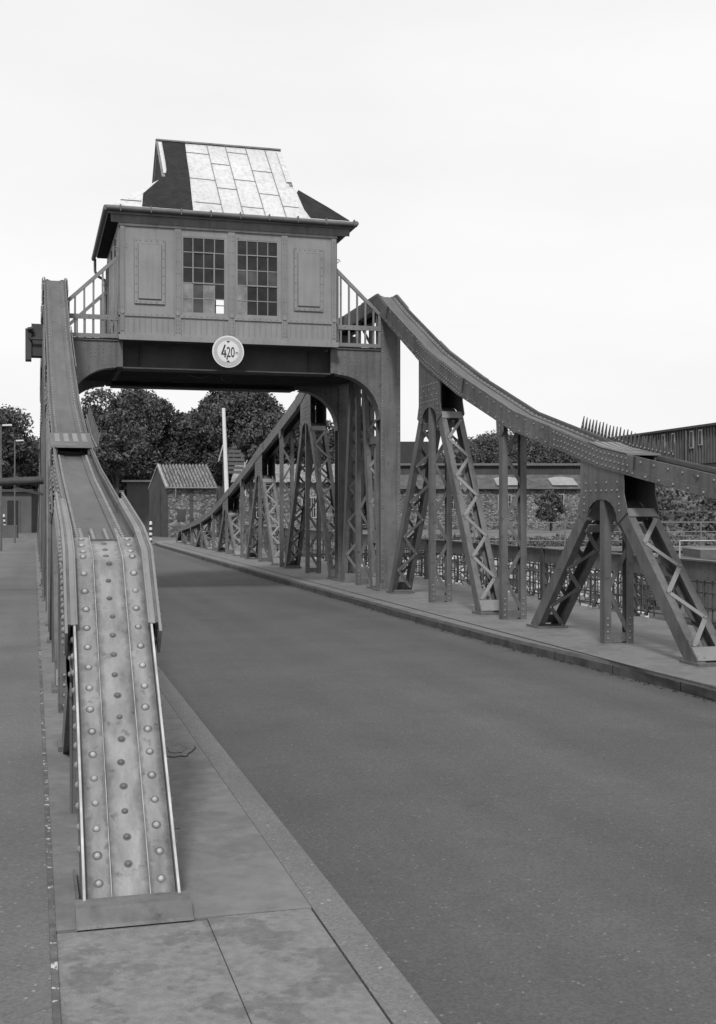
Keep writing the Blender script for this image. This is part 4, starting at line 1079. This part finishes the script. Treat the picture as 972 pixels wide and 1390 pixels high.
tree('lower tree filling the gap right of the round crowned tree', -15.2, 103, 10.0, 8.0, 12)
tree('tall broad tree above the gatehouse roof left of the barrier pole', -12.2, 98, 11.0, 8.6, 13)
tree('tallest broad tree behind the raised barrier pole', -9.0, 96, 12.0, 9.4, 14)
tree('tree leaning behind the truss chord right of the barrier pole', -4.6, 99, 10.0, 7.0, 15)
tree('tree seen between the laced legs beside the portal column', -.6, 96, 8.6, 6.0, 16)
tree('dark tree behind both street lamps at left edge', -29.2, 92, 9.6, 8.4, 17)
tree('smaller dark tree right against the left truss', -25.6, 97, 7.6, 6.2, 18)
tree('low bushy tree behind the grey hut', -21.5, 103, 7.5, 7.0, 19, .08)
tree('bushy understory tree behind the gatehouse gable', -16.8, 99, 5.2, 7, 20, .02)
tree('bushy understory tree behind the stone store', -8, 102, 6.6, 9, 21, .02)
tree('wide bushy tree behind the far truss end', -2, 104, 6.5, 9, 22, .02)
tree('small pale flowering tree at the left picture edge', -20.8, 63, 3.6, 1.6, 23, .35, 'leaf3', 'flowering_tree', 700, .09, 16)
for (lab, r_, d_) in (('slim dark tree trunk left of two in front of the grey hut', -18.3, 84), ('slim dark tree trunk right of two in front of the grey hut', -17.3, 84.5)):
    tree(lab, r_, d_, 8.5, 4.6, int(40-r_), .5, nc=26)
tree('large rounded tree mass rising behind the boarded hall', 15.8, 128, 9.3, 13.5, 25, .2, nc=90)
tree('lower round tree at the right end of the boarded hall', 21.5, 126, 8.6, 9.0, 26, .2, nc=60)
T_ = tree('dark conical conifer in front of the stone warehouse windows', 15.0, 92, 3.3, 2.3, 27, .02, 'leaf', 'conifer', 500, .12, 26)
tree('narrow dark conifer standing beside the barrier machine', -7.4, 66, 3.6, .9, 28, .02, 'leaf', 'conifer', 900, .1, 16)
b_ = leaves('hedge_bush', 'leaf', None, [(random.uniform(-.5,.5),random.uniform(-.6,.6),random.uniform(.2,.7),.42) for i in range(10)], 900, .06, 31); b_.location = (-3.0,55+4.5,0); tag(b_, 'dark rounded bush on the ground at the left picture edge', 'bush')
cl = []
for i in range(330):
    x = random.uniform(0,22); y = random.uniform(0,10); cl.append((x, y, .3+y*.26+random.uniform(-.2,.3), random.uniform(.35,.85)))
v_ = leaves('slope_shrubs', 'leaf2', None, cl, 240, .17, 33); v_.location = bank(17.5,74); v_.rotation_euler = (0,0,-TH); v_['kind'] = 'stuff'; v_['label'] = 'tangled shrubs and ivy covering the slope below the factory hall'
bm_ = MB().prism([(0,0),(12,0),(12,3.2)], 'x', 0, 24); o = bm_.build('embankment', 'ground'); o.location = bank(17,73.5); o.rotation_euler = (0,0,-TH); struct(o)
# grass strip on the quay
cl = [(random.uniform(-1,38), random.uniform(-1.4,1)+abs(random.gauss(0,9)), .03, random.uniform(.15,.6)) for i in range(620)]
v_ = leaves('quay_grass', 'leaf2', None, cl, 300, .09, 35, .6); v_.location = bank(3,49.3); v_.rotation_euler = (0,0,-TH); v_['kind'] = 'stuff'; v_['label'] = 'rough grass growing along the far quay'
